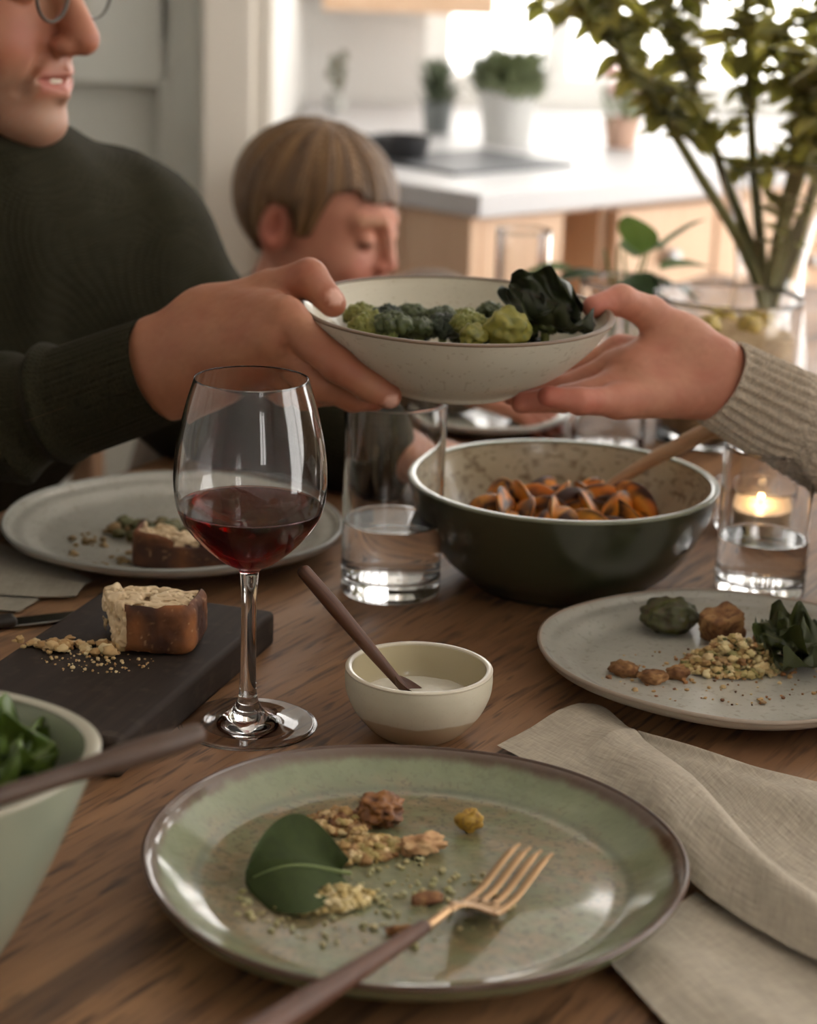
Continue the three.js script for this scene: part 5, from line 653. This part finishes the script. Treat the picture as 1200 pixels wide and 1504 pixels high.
// the boy between the man and the kitchen
{
  const g = personBase('young boy with blond hair looking down at his plate', [-0.23, -2.30]);
  const col = skinCol([0.78, 0.555, 0.45], [0.70, 0.39, 0.31], 8), l = [0.35, 0, -0.93], neck = [-0.145, 0.785, -2.225], chest = [-0.185, 0.70, -2.25], hip = [-0.25, 0.46, -2.32];
  const shR = lit(neck, l, -0.125), shL = lit(neck, l, 0.125); shL[1] -= 0.02; shR[1] -= 0.02;
  const elR = [-0.045, 0.80, -1.985], wrR = [0.050, 0.796, -1.885], elL = [0.02, 0.80, -2.2], wrL = [0.11, 0.80, -2.10];
  const H = headAt([-0.106, 0.894, -2.205], [0.90, 0, 0.43], 0.20, 0.84), o = { col, child: 1, brow: [0.60, 0.46, 0.30], hair: { cols: [[0.29, 0.20, 0.11], [0.48, 0.345, 0.195], [0.63, 0.48, 0.295]], line: (z) => { const T = [[-0.14, -0.06], [-0.06, -0.05], [-0.042, 0.0], [-0.03, 0.034], [-0.002, 0.034], [0.012, -0.004], [0.024, 0.006], [0.04, 0.062], [0.064, 0.074], [0.084, 0.056], [0.13, 0.036]]; let i = 0; while (i < T.length - 2 && z > T[i + 1][0]) i++; return lerp(T[i][1], T[i + 1][1], clamp((z - T[i][0]) / (T[i + 1][0] - T[i][0]), 0, 1)); }, seed: 9, thick: 0.0105, lift: -0.012 } }, [hd, hr] = placeHead(o, H);
  const [rh, rt] = relaxedHand(wrR, [0.80, -0.22, 0.32], [-0.05, 1, 0.15], 0.62), [lh, lt] = relaxedHand(wrL, [0.8, -0.15, 0.4], [0, 1, 0], 0.62);
  const legs = [[hip, [-0.05, 0.48, -2.15], 0.08, 0.055], [[-0.05, 0.48, -2.15], [-0.06, 0.14, -2.13], 0.05, 0.036], [lit(hip, l, 0.1), [-0.02, 0.48, -2.3], 0.08, 0.055], [[-0.02, 0.48, -2.3], [-0.03, 0.14, -2.3], 0.05, 0.036]];
  const bones = [[0.04, [[hip, chest, 0.09, 0.085], [chest, neck, 0.085, 0.04], [neck, [-0.135, 0.845, -2.222], 0.040, 0.040], [neck, shL, 0.034, 0.036], [neck, shR, 0.034, 0.036], [shR, elR, 0.034, 0.027], [elR, wrR, 0.026, 0.017], [shL, elL, 0.034, 0.027], [elL, wrL, 0.026, 0.017], ...legs]]], bf = field(bones), [lo, hi] = bounds(bones, 0.02);
  mesh('body', into(g, join([sdf(bf, lo, hi, 0.009, (p) => col(p)), hd, handGeo(rh, rt, col, 0.0026), handGeo(lh, lt, col, 0.0026)])), skinMat, g);
  mesh('hair', into(g, hr), M(0xffffff, 0.55, { vertexColors: true }), g);
  mesh('shirt', into(g, garment([[0.05, [[hip, chest, 0.11, 0.108], [chest, lit(neck, [0, -1, 0], 0.03), 0.1, 0.06], [neck, shL, 0.046, 0.052], [neck, shR, 0.046, 0.052], [shR, elR, 0.052, 0.042], [elR, lit(wrR, [-0.8, 0.1, -0.4], 0.012), 0.041, 0.028], [shL, elL, 0.052, 0.042], [elL, wrL, 0.041, 0.028]]]], 0.05, (p) => 0.008 * (fbm(p[0] * 34, p[1] * 34, p[2] * 34, 2) - 0.5), 0.008)), wool([0.50, 0.45, 0.40]), g);
  mesh('trousers', into(g, garment([[0.04, legs.map(([a, b, r, s]) => [a, b, r + 0.015, s + 0.014])]], 0.04, () => 0, 0.012)), M([0.30, 0.33, 0.40], 0.9), g);
}
// the woman on the near side: only her right arm reaches into the picture
{
  const g = personBase('woman in oatmeal knit sweater reaching for the bowl', [0.86, -1.27]);
  const col = skinCol([0.78, 0.56, 0.45], [0.72, 0.39, 0.32], 14), l = [-0.5, 0, 0.87], neck = [0.60, 1.06, -1.44], chest = [0.68, 0.90, -1.40], hip = [0.86, 0.50, -1.25];
  const shR = lit(neck, l, -0.16), shL = lit(neck, l, 0.16); shL[1] -= 0.03; shR[1] -= 0.03;
  const elR = [0.450, 0.800, -1.48], wrR = [0.213, 0.920, -1.395], elL = [0.62, 0.81, -1.14], wrL = [0.43, 0.80, -1.10];
  const hand = [[0.013, [[[0.2120, 0.9285, -1.400], [0.1460, 0.9330, -1.422], 0.0165, 0.0115], [[0.2120, 0.9285, -1.400], [0.1390, 0.9240, -1.402], 0.0165, 0.0115], [[0.2080, 0.9135, -1.389], [0.1370, 0.9170, -1.377], 0.0165, 0.011], [[0.2080, 0.9125, -1.389], [0.1400, 0.9120, -1.356], 0.016, 0.0125], [[0.2120, 0.9285, -1.400], [0.1880, 0.9430, -1.408], 0.0165, 0.018], [[0.196, 0.922, -1.394], [0.158, 0.924, -1.386], 0.0175, 0.0165], [[0.1880, 0.9430, -1.408], [0.1640, 0.9640, -1.405], 0.018, 0.0115], [[0.262, 0.894, -1.408], [0.210, 0.921, -1.394], 0.0185, 0.0185], [[0.1880, 0.9400, -1.400], [0.1500, 0.9300, -1.392], 0.016, 0.012]]],
    [0.004, chain([[0.1400, 0.9120, -1.356], [0.1120, 0.9160, -1.336], [0.0900, 0.9195, -1.331]], [0.0108, 0.0088, 0.0072])],
    [0.004, chain([[0.1370, 0.9170, -1.377], [0.1040, 0.9115, -1.360], [0.0740, 0.9095, -1.353]], [0.0112, 0.0092, 0.0076])],
    [0.004, chain([[0.1390, 0.9240, -1.402], [0.1050, 0.9110, -1.392], [0.0700, 0.9070, -1.385]], [0.0112, 0.0094, 0.0078])],
    [0.004, chain([[0.1460, 0.9330, -1.422], [0.1150, 0.9150, -1.425], [0.0850, 0.9090, -1.420]], [0.0112, 0.0094, 0.0078])],
    [0.005, chain([[0.1640, 0.9640, -1.405], [0.1410, 0.9755, -1.391], [0.1210, 0.9725, -1.377]], [0.0118, 0.0102, 0.0080])]];
  const tips = [[[0.090, 0.9195, -1.331]], [[0.074, 0.9095, -1.353]], [[0.112, 0.916, -1.336]], [[0.121, 0.9725, -1.377]], [[0.07, 0.907, -1.385]]];
  const [lh, lt] = relaxedHand(wrL, [-0.8, -0.15, -0.2], [0, 1, 0], 0.88);
  const H = headAt(lit(neck, [-0.1, 0.17, -0.03], 1), [-0.9, 0, -0.35], 0.15, 0.95), o = { col, brow: [0.30, 0.22, 0.16], hair: { cols: [[0.24, 0.16, 0.10], [0.36, 0.25, 0.16], [0.46, 0.34, 0.22]], line: (z) => (z > 0.03 ? lerp(-0.02, 0.09, clamp((z - 0.03) / 0.05, 0, 1)) : -0.11), seed: 19, thick: 0.013 } }, [hd, hr] = placeHead(o, H);
  const legs = [[hip, [0.62, 0.50, -1.42], 0.11, 0.07], [[0.62, 0.50, -1.42], [0.66, 0.06, -1.40], 0.06, 0.042], [lit(hip, l, 0.14), [0.52, 0.50, -1.25], 0.11, 0.07], [[0.52, 0.50, -1.25], [0.56, 0.06, -1.24], 0.06, 0.042]];
  const bones = [[0.05, [[hip, chest, 0.11, 0.1], [chest, neck, 0.1, 0.05], [neck, lit(neck, [-0.05, 0.09, -0.01], 1), 0.047, 0.045], [neck, shL, 0.04, 0.045], [neck, shR, 0.04, 0.045], [shR, elR, 0.04, 0.033], [elR, [0.262, 0.892, -1.411], 0.033, 0.024], [shL, elL, 0.04, 0.033], [elL, wrL, 0.031, 0.02], ...legs]]], bf = field(bones), [lo, hi] = bounds(bones, 0.02);
  mesh('body', into(g, join([sdf(bf, lo, hi, 0.012, (p) => col(p)), hd, handGeo(hand, tips, col), handGeo(lh, lt, col, 0.0036)])), skinMat, g);
  mesh('hair', into(g, hr), M(0xffffff, 0.55, { vertexColors: true }), g);
  const woolO = wool([0.79, 0.735, 0.66], { bumpScale: 0.0006 });
  const sw = mesh('sweater', into(g, garment([[0.06, [[hip, chest, 0.145, 0.13], [chest, neck, 0.125, 0.075], [neck, shL, 0.06, 0.066], [neck, shR, 0.06, 0.066], [shL, elL, 0.066, 0.056], [shR, [0.49, 0.83, -1.50], 0.066, 0.060], [elL, wrL, 0.054, 0.034]]]], 0.06, (p) => 0.008 * (fbm(p[0] * 24, p[1] * 24, p[2] * 24, 2) - 0.5), 0.012)), woolO, g);
  mesh('sleeve', into(g, sleeveGeo([wrR, [0.238, 0.906, -1.402], [0.272, 0.889, -1.412], [0.33, 0.860, -1.435], elR, [0.50, 0.84, -1.51]], [0.0305, 0.0345, 0.040, 0.047, 0.053, 0.058, 0.06], (s, a) => { const rib = 1 - smoothstep(s, 0.046, 0.064), bob = 1 - rib; const w = rib > 0 ? Math.sin(a * 24 + 2.2 * (fbm(s * 30, a, 2, 2) - 0.5)) : 0; return rib * smoothstep(s, -0.002, 0.006) * (0.0018 * Math.sign(w) * Math.pow(Math.abs(w), 0.6) + 0.0004 * Math.sin(s * 2100)) + bob * (0.0028 * (noise(s * 230, a * 9.5, 4) - 0.5) + 0.0016 * (noise(s * 520, a * 22, 7) - 0.5)); }, 360, 420)), woolO, sw);
  mesh('trousers', into(g, garment([[0.05, [...legs.map(([a, b, r, s]) => [a, b, r + 0.018, s + 0.016]), [hip, lit(hip, l, 0.14), 0.13, 0.13]]]], 0.05, () => 0, 0.014)), M([0.28, 0.30, 0.36], 0.9), g);
}
// chairs under the three
function chair(label, [x, z], turn, h = 0.40) {
  const g = thing('dining_chair', label, 'chair', [x, 0, z]); g.rotation.y = turn; const m = M([0.48, 0.36, 0.26], 0.55);
  mesh('seat', at(box(0.42, 0.03, 0.40, 0.01), 0, h - 0.015, 0), m, g); for (const sx of [-1, 1]) { mesh('leg', at(box(0.035, h - 0.03, 0.035), sx * 0.18, (h - 0.03) / 2, 0.17), m, g); mesh('leg', at(box(0.035, h + 0.33, 0.035), sx * 0.18, (h + 0.33) / 2, -0.18), m, g); } for (const y of [0.14, 0.24, 0.32]) mesh('back_rail', at(box(0.36, 0.045, 0.018), 0, h + y - 0.04, -0.18), m, g);
}
chair('wooden dining chair under the man', [-0.67, -1.97], Math.atan2(0.55, 0.83), 0.345); chair('wooden dining chair under the boy', [-0.32, -2.36], Math.atan2(0.93, 0.35), 0.36); chair('wooden dining chair under the woman', [0.86, -1.165], Math.atan2(-0.87, -0.5), 0.365);
renderer.render(scene, camera);
